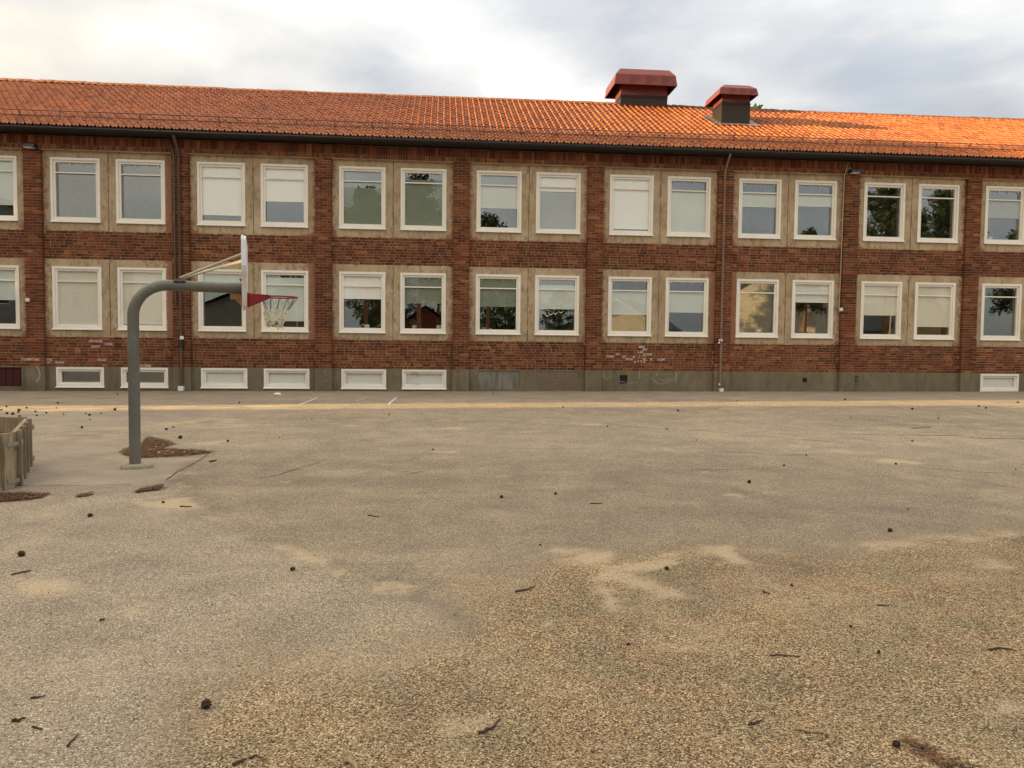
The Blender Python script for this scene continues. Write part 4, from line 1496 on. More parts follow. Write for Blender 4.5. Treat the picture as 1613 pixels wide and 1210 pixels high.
mb = MB()
for (a, b_) in ((1133.5, 536), (1136.8, 536), (1132.5, 540), (1133, 605.5)):
    q = at_y(a, b_, FY - .23)
    mb.box((q.x - .022, FY - .255, q.z - .03), (q.x + .022, FY - .20, q.z + .03))
build('pipe_joint', mb, M['plastic'], dp)
mb = MB()
mb.box((xa - .03, FY - .29, .23), (xa + .09, FY - .17, .33))
build('drain_shoe', mb, M['plastic'], dp)


# ---- floodlights and sockets on the wall
def floodlight(px, py, label):
    q_ = at_y(px, py, FY - .33)
    e = bpy.data.objects.new('floodlight', None)
    COL.objects.link(e)
    org = Vector((q_.x, FY - .165, q_.z))
    e.location = org
    WPOS[e.name] = org
    tag(e, label, 'wall lamp', 'floodlights under the eave')
    mb_ = MB()
    v = [(-.16, -.26, -.05), (.16, -.26, -.05), (.16, -.02, -.03), (-.16, -.02, -.03), (-.15, -.24, .04), (.15, -.24, .04), (.15, -.02, .075), (-.15, -.02, .075)]
    mb_.add([Vector(p_) + org for p_ in v], [(0, 3, 2, 1), (4, 5, 6, 7), (0, 1, 5, 4), (1, 2, 6, 5), (2, 3, 7, 6), (3, 0, 4, 7)])
    for k in range(6):
        x_ = -.12 + k * .048
        mb_.box((org.x + x_ - .006, org.y - .2, org.z + .04), (org.x + x_ + .006, org.y - .03, org.z + .085))
    build('housing', mb_, M['lampblack'], e)
    mb_ = MB()
    mb_.box((org.x - .14, org.y - .25, org.z - .066), (org.x + .10, org.y - .06, org.z - .052))
    build('lens', mb_, M['plastic'], e)
    mb_ = MB()
    mb_.box((org.x - .05, org.y - .03, org.z - .08), (org.x + .05, org.y + .018, org.z + .08))
    build('bracket', mb_, M['lampblack'], e)
    return e


floodlight(47, 229.5, 'black floodlight under the eave above the white socket box, left')
floodlight(1347.5, 270, 'black floodlight under the eave above the long pale cable')


def socket_box(px, py, label):
    q_ = at_y(px, py, FY - .18)
    org = Vector((q_.x, FY - .14, q_.z))
    e = bpy.data.objects.new('socket_box', None)
    COL.objects.link(e)
    e.location = org
    WPOS[e.name] = org
    tag(e, label, 'socket', 'white socket boxes on the pilasters')
    mb_ = MB()
    mb_.box((org.x - .05, org.y - .055, org.z - .05), (org.x + .05, org.y, org.z + .05))
    build('box', mb_, M['plastic'], e)
    mb_ = MB()
    mb_.box((org.x - .043, org.y - .066, org.z - .043), (org.x + .043, org.y - .055, org.z + .043))
    build('lid', mb_, M['plastic'], e)


socket_box(43.3, 472.5, 'small white socket box on the leftmost brick pilaster')
socket_box(1325, 487.5, 'small white socket box at the foot of the pale cable')
mb = MB()
pts = []
for a, b_ in ((1335.5, 256), (1332, 270), (1330.3, 276), (1328, 330), (1325.3, 400), (1322.5, 470), (1321.8, 488), (1322.5, 492), (1325, 491)):
    q = at_y(a, b_, FY - .155)
    pts.append((q.x, FY - .155 if b_ > 272 else FY - .18, q.z))
mb.tube(pts, .013, 6)
cable = tag(build('cable', mb, M['bracegal']), 'long thin pale cable running down the right pilaster to a socket box', 'cable')
mb = MB()
pts = [at_y(a, b_, FY - .185) for a, b_ in ((1331.5, 271), (1335, 268), (1338, 264.5), (1342, 266.5))]
mb.tube([(p_.x, FY - .19, p_.z) for p_ in pts], .011, 6)
tag(build('cable', mb, M['bracegal']), 'short hooked cable end beside the right floodlight', 'cable')

# ------------------------------------------------------------------ basketball hoop
HB = gpt(213, 737)
HB.z = surf_z(HB.x, HB.y)
hoop = bpy.data.objects.new('basketball_hoop', None)
COL.objects.link(hoop)
hoop.location = HB
WPOS[hoop.name] = HB.copy()
tag(hoop, 'outdoor basketball hoop on a bent grey steel pole, rope net, red rim', 'basketball hoop')
th = math.radians(12.7)
AD = Vector((math.cos(th), math.sin(th), 0))
TD = Vector((-math.sin(th), math.cos(th), 0))
ZA = 2.345                      # arm height
Rb = .40
# the arm length that brings the plate to its place
Lr = 1.0
for _ in range(60):
    qx, qy = project(HB + AD * Lr + Vector((0, 0, ZA - HB.z)))
    Lr += (381.5 - qx) * .006
pts = [HB + Vector((0, 0, -.05)), HB + Vector((0, 0, .9)), Vector((HB.x, HB.y, ZA - Rb))]
for k in range(1, 10):
    a = math.pi / 2 * k / 9
    pts.append(Vector((HB.x, HB.y, ZA - Rb)) + AD * (Rb - Rb * math.cos(a)) + Vector((0, 0, Rb * math.sin(a))))
pts.append(HB * 1 + AD * (Lr) + Vector((0, 0, ZA - HB.z - .01)))
mb = MB()
mb.tube(pts, .0685, 24)
pole = build('pole', mb, M['steel'], hoop, HB)
autosmooth(pole, 40)
mb = MB()
zc_ = 1.42
mb.tube([(HB.x, HB.y, zc_), (HB.x, HB.y, zc_ + .012)], .0705, 24)
autosmooth(build('weld_seam', mb, M['steel'], pole), 40)
# worn concrete foot
mb = MB()
rgf = random.Random(2)
ringv = []
for rr, zz_ in ((.165, -.03), (.170, .03), (.135, .052), (.06, .058)):
    ringv.append([(HB.x + math.cos(a) * rr * (1.15 + .14 * math.sin(3 * a + 1) + rgf.uniform(-.04, .04)), HB.y + math.sin(a) * rr * (.9 + rgf.uniform(-.05, .05)), HB.z + zz_)
                  for a in [2 * math.pi * k / 28 for k in range(28)]])
v = [p_ for r_ in ringv for p_ in r_]
fs = [(i * 28 + k, i * 28 + (k + 1) % 28, (i + 1) * 28 + (k + 1) % 28, (i + 1) * 28 + k) for i in range(3) for k in range(28)] + [tuple(3 * 28 + k for k in range(28))]
mb.add(v, fs)
build('concrete_foot', mb, M['concrete'], hoop, smooth=True)
AE = Vector((HB.x, HB.y, ZA)) + AD * Lr
mb = MB()
mb.obox(AE + AD * .012 + Vector((0, 0, -.03)), AD * .010, TD * .17, (0, 0, .20))
mb.add([AE + AD * .0 + TD * .0 + Vector((0, 0, -.07)), AE - AD * .17 + Vector((0, 0, -.07)), AE + Vector((0, 0, -.25))], [(0, 1, 2)])
mb.obox(AE - AD * .075 + Vector((0, 0, -.11)), AD * .075, TD * .006, (0, 0, .045))
for s1 in (-1, 1):
    for s2 in (-1, 1):
        c0 = AE + TD * (.12 * s1) + Vector((0, 0, -.03 + .13 * s2))
        mb.tube([c0 - AD * .03, c0 + AD * .03], .013, 6)
build('mounting_plate', mb, M['steel_rust'], hoop)
# fan-shaped backboard
BP = AE + AD * .045
half = [(0.0, 2.06), (.17, 2.065), (.25, 2.10), (.31, 2.19), (.37, 2.31), (.45, 2.43), (.53, 2.51), (.575, 2.58), (.575, 2.90), (.56, 2.935), (.53, 2.95), (0, 2.95)]
outl = half[1:-1] + [(-a, z_) for a, z_ in half[-2:0:-1]]
mb = MB()
n = len(outl)
fr_ = [BP + AD * .016 + TD * a + Vector((0, 0, z_ - BP.z)) for a, z_ in outl]
bk_ = [BP - AD * .016 + TD * a + Vector((0, 0, z_ - BP.z)) for a, z_ in outl]
mb.add(fr_ + bk_, [tuple(range(n)), tuple(range(2 * n - 1, n - 1, -1))] + [(i, n + i, n + (i + 1) % n, (i + 1) % n) for i in range(n)])
bo = build('backboard', mb, M['board'], hoop)
# rolled rim of the sheet
mb = MB()
for i in range(n):
    a_, b_ = bk_[i], bk_[(i + 1) % n]
    mb.tube([a_ - AD * .012, b_ - AD * .012], .014, 6)
build('edge_fold', mb, M['board'], bo)
# braces
AC = Vector((HB.x, HB.y, ZA + .07)) + AD * .72
for _ in range(40):
    qx, qy = project(AC)
    AC += AD * ((283 - qx) * .006)
mb = MB()
mb.obox(AC - Vector((0, 0, .005)), AD * .07, TD * .085, (0, 0, .014))
for s1 in (-1, 1):
    mb.tube([AC + TD * (.06 * s1) - Vector((0, 0, .03)), AC + TD * (.06 * s1) + Vector((0, 0, .045))], .012, 6)
build('brace_clamp', mb, M['steel'], hoop)
for sgn in (-1, 1):
    mb = MB()
    e1 = BP - AD * .02 + TD * (.40 * sgn) + Vector((0, 0, 2.745 - BP.z))
    mb.tube([AC + TD * (.05 * sgn) + Vector((0, 0, .02)), e1], .0165, 8)
    mb.obox(e1 - AD * .006, AD * .006, TD * .03, (0, 0, .04))
    build('brace', mb, M['bracegal'], hoop)
# rim and its bracket
ZR = 2.235
RC = BP + AD * (.016 + .41) + Vector((0, 0, ZR - BP.z))
RR = .225
mb = MB()
pts = [RC + (AD * math.cos(2 * math.pi * k / 32) + TD * math.sin(2 * math.pi * k / 32)) * RR for k in range(33)]
mb.tube(pts, .0105, 8)
rim = build('rim', mb, M['rimred'], hoop, smooth=True)
mb = MB()
b0 = BP + AD * .018
for sg in (-1, 1):
    a0 = b0 + TD * (.085 * sg)
    e0 = RC + TD * (.165 * sg) - AD * .125
    zt_, zl_ = ZR + .035, ZR - .145
    v = [Vector((a0.x, a0.y, zt_)), Vector((a0.x, a0.y, zl_)), Vector((e0.x, e0.y, ZR - .012)), Vector((e0.x, e0.y, ZR + .010))]
    off = TD * (.006 * sg)
    mb.add(v + [p_ + off for p_ in v], [(0, 1, 2, 3), (7, 6, 5, 4), (0, 4, 5, 1), (1, 5, 6, 2), (2, 6, 7, 3), (3, 7, 4, 0)])
a0, a1 = b0 - TD * .085, b0 + TD * .085
ea, eb = RC - TD * .19 - AD * .12, RC + TD * .19 - AD * .12
zt_ = ZR + .0352
v = [Vector((a0.x, a0.y, zt_)), Vector((ea.x, ea.y, ZR + .013)), Vector((eb.x, eb.y, ZR + .013)), Vector((a1.x, a1.y, zt_))]
mb.add(v + [p_ - Vector((0, 0, .006)) for p_ in v], [(0, 1, 2, 3), (7, 6, 5, 4), (0, 4, 5, 1), (1, 5, 6, 2), (2, 6, 7, 3)])
mb.obox(b0 + AD * .006 + Vector((0, 0, ZR - .055 - b0.z)), AD * .006, TD * .11, (0, 0, .095))
build('rim_bracket', mb, M['rimred'], rim)
# net: grey strands above, tangled pale rope below
ms_, mr_ = MB(), MB()
rgn = random.Random(9)
NS = 12
shift = -AD * .05


def netp(k, z_, rr, w_=0):
    a = 2 * math.pi * k / NS
    dz = (ZR - z_)
    return Vector((RC.x, RC.y, z_)) + (AD * math.cos(a) + TD * math.sin(a)) * rr + shift * min(dz / .2, 1.4) + Vector((rgn.uniform(-w_, w_), rgn.uniform(-w_, w_), rgn.uniform(-w_, w_)))


row0 = [netp(k, ZR - .012, RR - .002) for k in range(NS)]
row1 = [netp(k, ZR - .165, .145, .01) for k in range(NS)]
for k in range(NS):
    ms_.tube([row0[k], (row0[k] + row1[k]) / 2 + Vector((0, 0, -.006)), row1[k]], .0055, 5)
    mm_ = netp(k + .5, ZR - .10, .175, .006)
    ms_.tube([row0[k], mm_], .0032, 4)
rows = [row1]
for j, (zz_, rr) in enumerate(((2.02, .132), (1.975, .125), (1.93, .118), (1.885, .108), (1.85, .095))):
    rows.append([netp(k + .5 * ((j + 1) % 2), zz_ + rgn.uniform(-.02, .02), rr, .02) for k in range(NS)])
for j in range(len(rows) - 1):
    for k in range(NS):
        a_ = rows[j][k]
        for kk in (k, (k - 1 if j % 2 == 0 else k + 1) % NS):
            b_ = rows[j + 1][kk]
            md = (a_ + b_) / 2 + Vector((rgn.uniform(-.012, .012), rgn.uniform(-.012, .012), rgn.uniform(-.014, .008)))
            mr_.tube([a_, md, b_], .0058, 5)
    for k in range(NS):
        c0 = rows[j + 1][k]
        mr_.obox(c0, (.008, .002, 0), (0, .008, .002), (0, 0, .009))
net = build('net', ms_, M['chain'], rim)
tag(build('net_rope', mr_, M['rope'], rim))

# ------------------------------------------------------------------ wooden octagonal pit at the left edge
A = Vector((-4.632, 8.824, 0))
B = Vector((-5.292, 10.373, 0))
sd = (B - A).length
pit = bpy.data.objects.new('wooden_pit', None)
COL.objects.link(pit)
dirn = (B - A).normalized()
vertsP = [A.copy()]
d_ = dirn.copy()
for k in range(8):
    vertsP.append(vertsP[-1] + d_ * sd)
    d_ = Vector((d_.x * math.cos(math.pi / 4) - d_.y * math.sin(math.pi / 4), d_.x * math.sin(math.pi / 4) + d_.y * math.cos(math.pi / 4), 0))
cen = sum(vertsP[:8], Vector()) / 8
pit.location = cen
WPOS[pit.name] = cen.copy()
tag(pit, 'low weathered wooden play pit of horizontal planks and upright battens', 'play pit')
HP = .585
for k in range(8):
    a_, b_ = vertsP[k], vertsP[k + 1]
    t_ = (b_ - a_).normalized()
    out_ = Vector((t_.y, -t_.x, 0))
    zg = max(surf_z(a_.x, a_.y), surf_z(b_.x, b_.y))
    ctr = (a_ + b_) / 2
    hgt = HP / 3
    for j in range(3):
        mb = MB()
        mb.obox(ctr - out_ * .022 + Vector((0, 0, zg + .02 + hgt * (j + .5))), t_ * (sd / 2 - .012), out_ * .021, (0, 0, hgt / 2 - .004))
        build('plank', mb, M['wood'], pit)
    pos = (.075, .36, .64, .925)
    for f_ in pos:
        mb = MB()
        c0 = a_ + t_ * (sd * f_) + out_ * .024
        mb.obox(c0 + Vector((0, 0, zg + HP / 2 + .012)), t_ * .055, out_ * .022, (0, 0, HP / 2 + .012))
        build('batten', mb, M['wood'], pit)
    # hinge straps across the corner
    nt_ = Vector((t_.x * math.cos(math.pi / 4) + t_.y * math.sin(math.pi / 4), -t_.x * math.sin(math.pi / 4) + t_.y * math.cos(math.pi / 4), 0))
    no_ = Vector((nt_.y, -nt_.x, 0))
    for z_ in (.48, .08):
        mb = MB()
        mb.obox(a_ + t_ * .08 + out_ * .051 + Vector((0, 0, zg + z_)), t_ * .07, out_ * .004, (0, 0, .022))
        mb.obox(a_ - nt_ * .08 + no_ * .051 + Vector((0, 0, zg + z_)), nt_ * .07, no_ * .004, (0, 0, .022))
        mb.tube([a_ + (out_ + no_).normalized() * .055 + Vector((0, 0, zg + z_ - .03)), a_ + (out_ + no_).normalized() * .055 + Vector((0, 0, zg + z_ + .03))], .012, 6)
        build('hinge', mb, M['galv'], pit)

# ------------------------------------------------------------------ litter on the yard
rgl = random.Random(21)


def cone_mesh(seed):
    rg = random.Random(seed)
    mb_ = MB()
    # core
    nseg, nr = 8, 5
    rings_ = []
    for i in range(nr + 1):
        t_ = i / nr
        rr = math.sin(math.pi * min(max(t_ * .92 + .06, 0), 1)) ** .8 * .36
        rings_.append([(t_ - .5, math.cos(2 * math.pi * k / nseg) * rr, math.sin(2 * math.pi * k / nseg) * rr) for k in range(nseg)])
    mb_.add([p_ for r_ in rings_ for p_ in r_], [(i * nseg + k, i * nseg + (k + 1) % nseg, (i + 1) * nseg + (k + 1) % nseg, (i + 1) * nseg + k) for i in range(nr) for k in range(nseg)])
    for i in range(44):
        t_ = (i + .5) / 44
        a = i * 2.39996
        rr = math.sin(math.pi * (t_ * .9 + .07)) ** .8 * .36
        c0 = Vector((t_ - .5, math.cos(a) * rr, math.sin(a) * rr))
        od = Vector((.45, math.cos(a), math.sin(a))).normalized()
        sd_ = od.cross(Vector((1, 0, 0))).normalized()
        ln = .20 * (1.1 - t_ * .6) * rg.uniform(.8, 1.2)
        wd = .12 * (1.1 - t_ * .5)
        tip = c0 + od * ln
        mb_.add([c0 - sd_ * wd * .6, c0 + sd_ * wd * .6, tip + sd_ * wd, tip - sd_ * wd, tip + Vector((.05, 0, 0)) - od * .03],
                [(0, 1, 2, 3), (3, 2, 4), (0, 3, 4), (1, 4, 2)])
    return mb_.mesh('pine_cone', M['cone'])


cones_me = [cone_mesh(k) for k in range(3)]


def cone(px, py, wpx, label, group='pine cones dropped on the yard'):
    g = gp(px, py)
    dist = (g - CAM).length
    size = min(max(wpx / F * dist, .022) * (.72 if dist > 12 else .86), .07)
    o = link('pine_cone', rgl.choice(cones_me), None, (g.x, g.y, g.z + size * .36),
             rot=(rgl.uniform(0, 6.28), rgl.uniform(-.4, .4), rgl.uniform(0, 6.28)), scale=(size, size * .95, size * .9))
    tag(o, label, 'pine cone', group)
    return o


NEARC = [(325, 1114, 17, 'largest dark pine cone, on gritty sand at the bottom left'), (34, 877, 11, 'dark pine cone at the left edge just above a thin straight twig'),
         (461, 899, 9, 'dark pine cone left of the sandy asphalt seam in mid foreground'), (142, 815, 8, 'dark pine cone on grey asphalt below the wooden pit and hoop foot'),
         (790, 785, 7, 'left one of two small pine cones side by side in the middle of the yard'),
         (875, 780, 6, 'right one of two small pine cones side by side in the middle of the yard'),
         (1180, 761, 7, 'single dark pine cone right of centre on open brownish asphalt'), (1402, 838, 8, 'brownish pine cone near the upper edge of the sandy gravel, right'),
         (1050, 899, 8, 'dark pine cone between two pale sand drifts right of centre'), (851, 859, 4, 'tiny dark pine cone alone just below the middle of the yard'),
         (1412, 1176, 12, 'dark pine cone beside the brown needle heap at the bottom right'), (1384, 1031, 6, 'small dark cone on gravel above a thin curved twig, lower right'),
         (990, 1017, 6, 'small dark cone on coarse grit below the sand drift, lower centre'), (1247, 925, 5, 'small dark cone on dark asphalt patch in the gravel, right'),
         (284, 691, 9, 'dark pine cone just above the right half of the needle patch'), (262, 678, 6, 'left of two small cones behind the hoop needle patch'),
         (273, 674, 4, 'right of two small cones behind the hoop needle patch'), (359, 696, 5, 'small cone on asphalt right of the hoop needle patch'),
         (257, 793, 5, 'small cone on the sand below the little needle heap by the hoop'), (129, 675, 5, 'small cone on pinkish asphalt between the pit and hoop pole')]
for a in NEARC:
    cone(*a)
for (px, py, w_) in [(10, 641, 4), (11, 652, 5), (20, 653, 6), (30, 647, 6), (29, 650, 4), (42, 643, 4), (31, 657, 5), (56, 649, 4), (73, 651, 4), (58, 655, 4), (91, 636, 4),
                     (89, 643, 3), (141, 655, 5), (135, 652, 3), (159, 652, 3), (100, 653, 3), (181, 647, 6), (142, 662, 3), (2, 646, 4), (185, 622, 3)]:
    cone(px, py, w_, 'pine cone on the pale sand near the wall beyond the wooden pit', 'pine cones strewn on sand beyond the pit')
for (px, py, w_, lab) in [
        (1437, 645, 5, 'small flat cone by the sunlit strip, left of two cones under the rightmost basement window'), (1542, 641, 4, 'left of two tiny cones below the rightmost basement window'),
        (1553, 644, 4, 'right of two tiny cones below the rightmost basement window'), (1603, 635, 4, 'tiny cone on the sunlit strip at the right edge'),
        (1478, 660, 3, 'tiny cone above the dark stain near the right edge'), (1331, 630, 4, 'tiny cone on the sunlit strip below the plinth grille'),
        (1161, 632, 3, 'tiny cone on the strip of light just right of the right downpipe'), (1068, 648, 5, 'small cone below the chalk marks, just outside the strip of light'),
        (887, 642, 4, 'tiny cone just in front of the strip of light below the mortar filled opening'), (1050, 676, 4, 'small cone on the long thin crack right of the middle'),
        (1235, 734, 4, 'small cone right of centre beyond the single dark cone'), (1097, 694, 3, 'tiny cone between the two thin cracks right of the middle'),
        (613, 654, 4, 'small cone in front of the right white bay line'), (682, 709, 4, 'small cone on a pale sand streak left of the yard centre'),
        (491, 661, 3, 'tiny cone in front of the left white bay line'), (957, 673, 4, 'tiny cone on the far crack near the yard centre'),
        (1340, 659, 3, 'tiny cone on bare asphalt well below the plinth grille'), (1437, 696, 4, 'small cone just below the long dark crack at the right'),
        (1600, 740, 3, 'tiny cone at the right edge beside a thin crack'), (777, 621, 3, 'tiny cone close to the wall under the metal cover'),
        (1411, 731, 5, 'small flat cone on the pale sand streak right of the middle distance'), (1270, 717, 4, 'small flat cone at the end of a thin crack right of centre'),
        (377, 635, 4, 'small cone under the third basement window, beyond the hoop net'), (1430, 803, 3, 'tiny cone alone on plain asphalt at the right'),
        (1340, 990, 4, 'tiny cone alone in the middle of the gravel at right'), (440, 690, 3, 'tiny cone alone on asphalt right of the hoop, mid distance')]:
    cone(px, py, w_, lab, 'small far pine cones on open asphalt')


def twig(pts, wpx, label, mat='twig'):
    P3 = [gp(a, b_) for a, b_ in pts]
    dist = (P3[0] - CAM).length
    r_ = wpx / F * dist / 2
    mb_ = MB()
    fine_ = []
    for a_, b_ in zip(P3[:-1], P3[1:]):
        for k in range(3):
            fine_.append(a_.lerp(b_, k / 3))
    fine_.append(P3[-1])
    n_ = len(fine_)
    fine_ = [p_ + Vector((rgl.uniform(-1, 1) * r_ * .7, rgl.uniform(-1, 1) * r_ * 1.5, r_ * 1.15)) for p_ in fine_]
    mb_.tube(fine_, [r_ * (1.1 - .6 * k / n_) * rgl.uniform(.8, 1.15) for k in range(n_)], 6)
    if n_ > 6 and wpx < 4:
        q_ = fine_[n_ // 2]
        dr = (fine_[-1] - fine_[0])
        mb_.tube([q_, q_ + Vector((dr.y * .1 + dr.x * .12, -dr.x * .1 + dr.y * .12, 0))], [r_ * .6, r_ * .3], 5)
    return tag(build('twig', mb_, M[mat]), label, 'twig', 'twigs lying on the yard')


twig([(19, 907), (34, 904), (49, 901)], 2.4, 'straight dark twig just under the pine cone at the left edge')
twig([(49, 1102), (60, 1101), (71, 1099)], 3, 'short dark twig, upper of two stacked at the lower left edge')
twig([(20, 1138), (30, 1136), (39, 1133)], 4, 'thick short dark twig, lower of two at the lower left edge')
twig([(106, 1176), (112, 1168), (124, 1157)], 3, 'slanting thin twig at the bottom left')
twig([(157, 980), (166, 977)], 3, 'tiny twig beside the sand patch on the left asphalt')
twig([(53, 1145), (66, 1149)], 2.5, 'two bits of bark-like twig in the bottom left corner')
twig([(367, 1206), (378, 1201), (388, 1199)], 5, 'dark knobbly twig cut by the bottom edge, left of centre')
twig([(393, 1194), (404, 1192), (414, 1195)], 3, 'curved thin twig at the bottom edge beside the knobbly one')
twig([(811, 935), (828, 932), (841, 926)], 2.8, 'bent dark twig in the middle of the yard below centre')
twig([(1203, 935), (1214, 939)], 2.5, 'short twig on the dark asphalt hollow right of centre')
twig([(1212, 1034), (1232, 1035), (1260, 1037)], 2.4, 'long thin straight twig on gravel, lower right of centre')
twig([(1554, 1025), (1580, 1023), (1600, 1027)], 2.6, 'arched thin twig near the lower right edge')
twig([(755, 1158), (772, 1150), (790, 1137)], 4.5, 'crooked dark twig at the bottom centre')
twig([(1180, 1143), (1192, 1140), (1202, 1135)], 3.4, 'short dark twig in the coarse grit at the bottom right')
twig([(1255, 1152), (1280, 1154), (1302, 1157)], 5, 'pale stick lying level on the gravel at the bottom right', 'twig_pale')
twig([(543, 1203), (552, 1207), (562, 1213)], 7, 'pale broken stick cut by the bottom edge', 'twig_pale')
twig([(284, 799), (302, 800)], 2.2, 'tiny twig on the sand drift below the hoop foot')
twig([(330, 728), (340, 726)], 2.6, 'small dark twig at the right tip of the asphalt seam by the hoop')
twig([(1383, 957), (1400, 956)], 2, 'faint short twig on the gravel at right')
twig([(580, 812), (596, 815)], 1.8, 'faint thin twig left of the yard centre')
twig([(930, 795), (948, 795)], 1.8, 'faint thin twig just right of the yard centre')


def litter(poly_px, n_, ln, label, mats, chips=0):
    xs_ = [a for a, _ in poly_px]
    ys_ = [b_ for _, b_ in poly_px]

    def inside(x_, y_):
        c_ = False
        for i in range(len(poly_px)):
            (x1_, y1_), (x2_, y2_) = poly_px[i], poly_px[i - 1]
            if (y1_ > y_) != (y2_ > y_) and x_ < (x2_ - x1_) * (y_ - y1_) / (y2_ - y1_) + x1_:
                c_ = not c_
        return c_
    mb_, cb_ = MB(), MB()
    while n_ > 0:
        x_, y_ = rgl.uniform(min(xs_), max(xs_)), rgl.uniform(min(ys_), max(ys_))
        if not inside(x_, y_):
            continue
        n_ -= 1
        g = gp(x_, y_)
        a = rgl.uniform(0, 6.28)
        d1 = Vector((math.cos(a), math.sin(a), rgl.uniform(-.15, .25))) * ln * rgl.uniform(.5, 1.2) / 2
        d2 = Vector((-math.sin(a), math.cos(a), rgl.uniform(-.3, .3))) * rgl.uniform(.002, .006)
        c0 = g + Vector((0, 0, rgl.uniform(.004, .022)))
        mb_.add([c0 - d1 - d2, c0 + d1 - d2, c0 + d1 + d2, c0 - d1 + d2], [(0, 1, 2, 3)], rgl.choice((0, 0, 1)))
    o = build('needle_litter', mb_, mats)
    tag(o, label, 'needle litter', None, 'stuff')
    return o


chip_n = 0
lit = litter([(186, 712), (200, 706), (222, 700), (232, 688), (262, 693), (276, 700), (256, 706), (300, 708), (338, 711), (300, 717), (225, 721), (196, 717)], 2600, .07,
             'rust brown heap of dry needles behind the hoop pole', [M['needle'], M['duff']])
litter([(-20, 779), (30, 777), (79, 779), (64, 786), (-20, 793)], 1100, .05, 'rust brown needle streak in front of the wooden pit', [M['needle'], M['duff']])
litter([(119, 781), (150, 776), (143, 782), (121, 785)], 160, .04, 'thin brown needle streak between the pit and the hoop foot', [M['needle'], M['needle']])
litter([(213, 775), (232, 768), (258, 765), (251, 772), (216, 778)], 420, .045, 'small brown needle heap in front of the hoop foot', [M['needle'], M['duff']])
litter([(1418, 1164), (1450, 1172), (1500, 1196), (1545, 1215), (1480, 1206), (1440, 1186)], 70, .045, 'brown needle heap on gravel at the bottom right corner', [M['needle'], M['duff']])
# pale dead leaves in the heap behind the pole
for (px, py, w_, ang_) in [(281, 704, 5, .3), (247, 706, 5, .8), (251, 715, 7, 1.2), (265, 713, 6, .2), (273, 715, 6, .5), (299, 711, 5, .1), (290, 714, 5, 1.9), (236, 711, 6, .1), (328, 711, 4, .4),
                           (310, 713, 4, 1.1), (260, 717, 4, 2.2)]:
    g = gp(px, py)
    size = w_ / F * (g - CAM).length
    q = MB()
    ca, sa = math.cos(ang_), math.sin(ang_)
    cpts = [(-.5, 0, .05), (-.2, .22, .16), (.2, .2, .2), (.5, 0, .08), (.2, -.22, .24), (-.2, -.2, .10)]
    q.add([(g.x + (a * ca - b_ * sa) * size, g.y + (a * sa + b_ * ca) * size, g.z + .02 + c_ * size) for a, b_, c_ in cpts], [(0, 1, 2, 3), (0, 3, 4, 5)])
    tag(build('dead_leaf', q, M['chip']), 'pale dead leaf in the brown needle heap behind the hoop pole', 'leaf', 'pale dead leaves in the needle heap')

# loose grit lying on the near gravel
mt, nt, b = newmat('loose_grit')
rv = rand_val(nt)
L(nt, ramp(nt, rv, [(0.0, (0.10, 0.07, 0.042)), (0.3, (0.27, 0.19, 0.11)), (0.65, (0.40, 0.30, 0.18)), (0.9, (0.52, 0.42, 0.28)), (1.0, (0.68, 0.60, 0.46))]), b.inputs['Base Color'])
b.inputs['Roughness'].default_value = 0.85
M['grit'] = mt
rg_ = np.random.default_rng(4)
GN = 26000
gx = []
while len(gx) < GN:
    y_ = 2.0 + 5.0 * rg_.random() ** 1.5
    x_ = rg_.uniform(-.62, .86) * y_ + .1
    q_ = project((x_, y_, 0))
    w_ = min(max((q_[0] - 250) / 300, .12), 1) * min(max((q_[1] - 830) / 150, .15), 1)
    if rg_.random() < w_:
        gx.append((x_, y_))
octv = np.array([(1, 0, 0), (0, 1, 0), (-1, 0, 0), (0, -1, 0), (0, 0, .8), (.2, .1, -.5)], float)
octf = [(0, 1, 4), (1, 2, 4), (2, 3, 4), (3, 0, 4), (1, 0, 5), (2, 1, 5), (3, 2, 5), (0, 3, 5)]
gv_, gf_ = [], []
for i, (x_, y_) in enumerate(gx):
    sz = .0022 + .0042 * rg_.random() ** 2.5
    v_ = octv * (sz * rg_.uniform(.7, 1.3, (6, 1)))
    a = rg_.uniform(0, 6.28)
    vx, vy = v_[:, 0] * math.cos(a) - v_[:, 1] * math.sin(a), v_[:, 0] * math.sin(a) + v_[:, 1] * math.cos(a)
    z_ = surf_z(x_, y_) + sz * .25
    gv_ += list(zip((vx + x_).tolist(), (vy + y_).tolist(), (v_[:, 2] + z_).tolist()))
    gf_ += [tuple(j + 6 * i for j in f_) for f_ in octf]
me = bpy.data.meshes.new('loose_gravel')
me.from_pydata(gv_, [], gf_)
me.materials.append(M['grit'])
o = link('loose_gravel', me)
tag(o, 'loose tan grit scattered over the near part of the yard', 'gravel', None, 'stuff')

# crushed white cup by the wall
g = gp(437, 624)
q = MB()
for k in range(2):
    q.tube([g + Vector((-.09, 0, .045)), g + Vector((0, .01, .05)), g + Vector((.09, -.01, .035))], [.03, .048, .04], 10)
    break
tag(build('paper_cup', q, M['plastic']), 'crushed white paper cup on the asphalt below a basement window', 'cup')
g = gp(1143, 615.5)
q = MB()
q.box((g.x - .06, g.y - .06, g.z), (g.x + .08, g.y + .03, g.z + .03))
tag(build('paper_scrap', q, M['plastic']), 'flat white paper scrap beside the right downpipe shoe', 'litter')


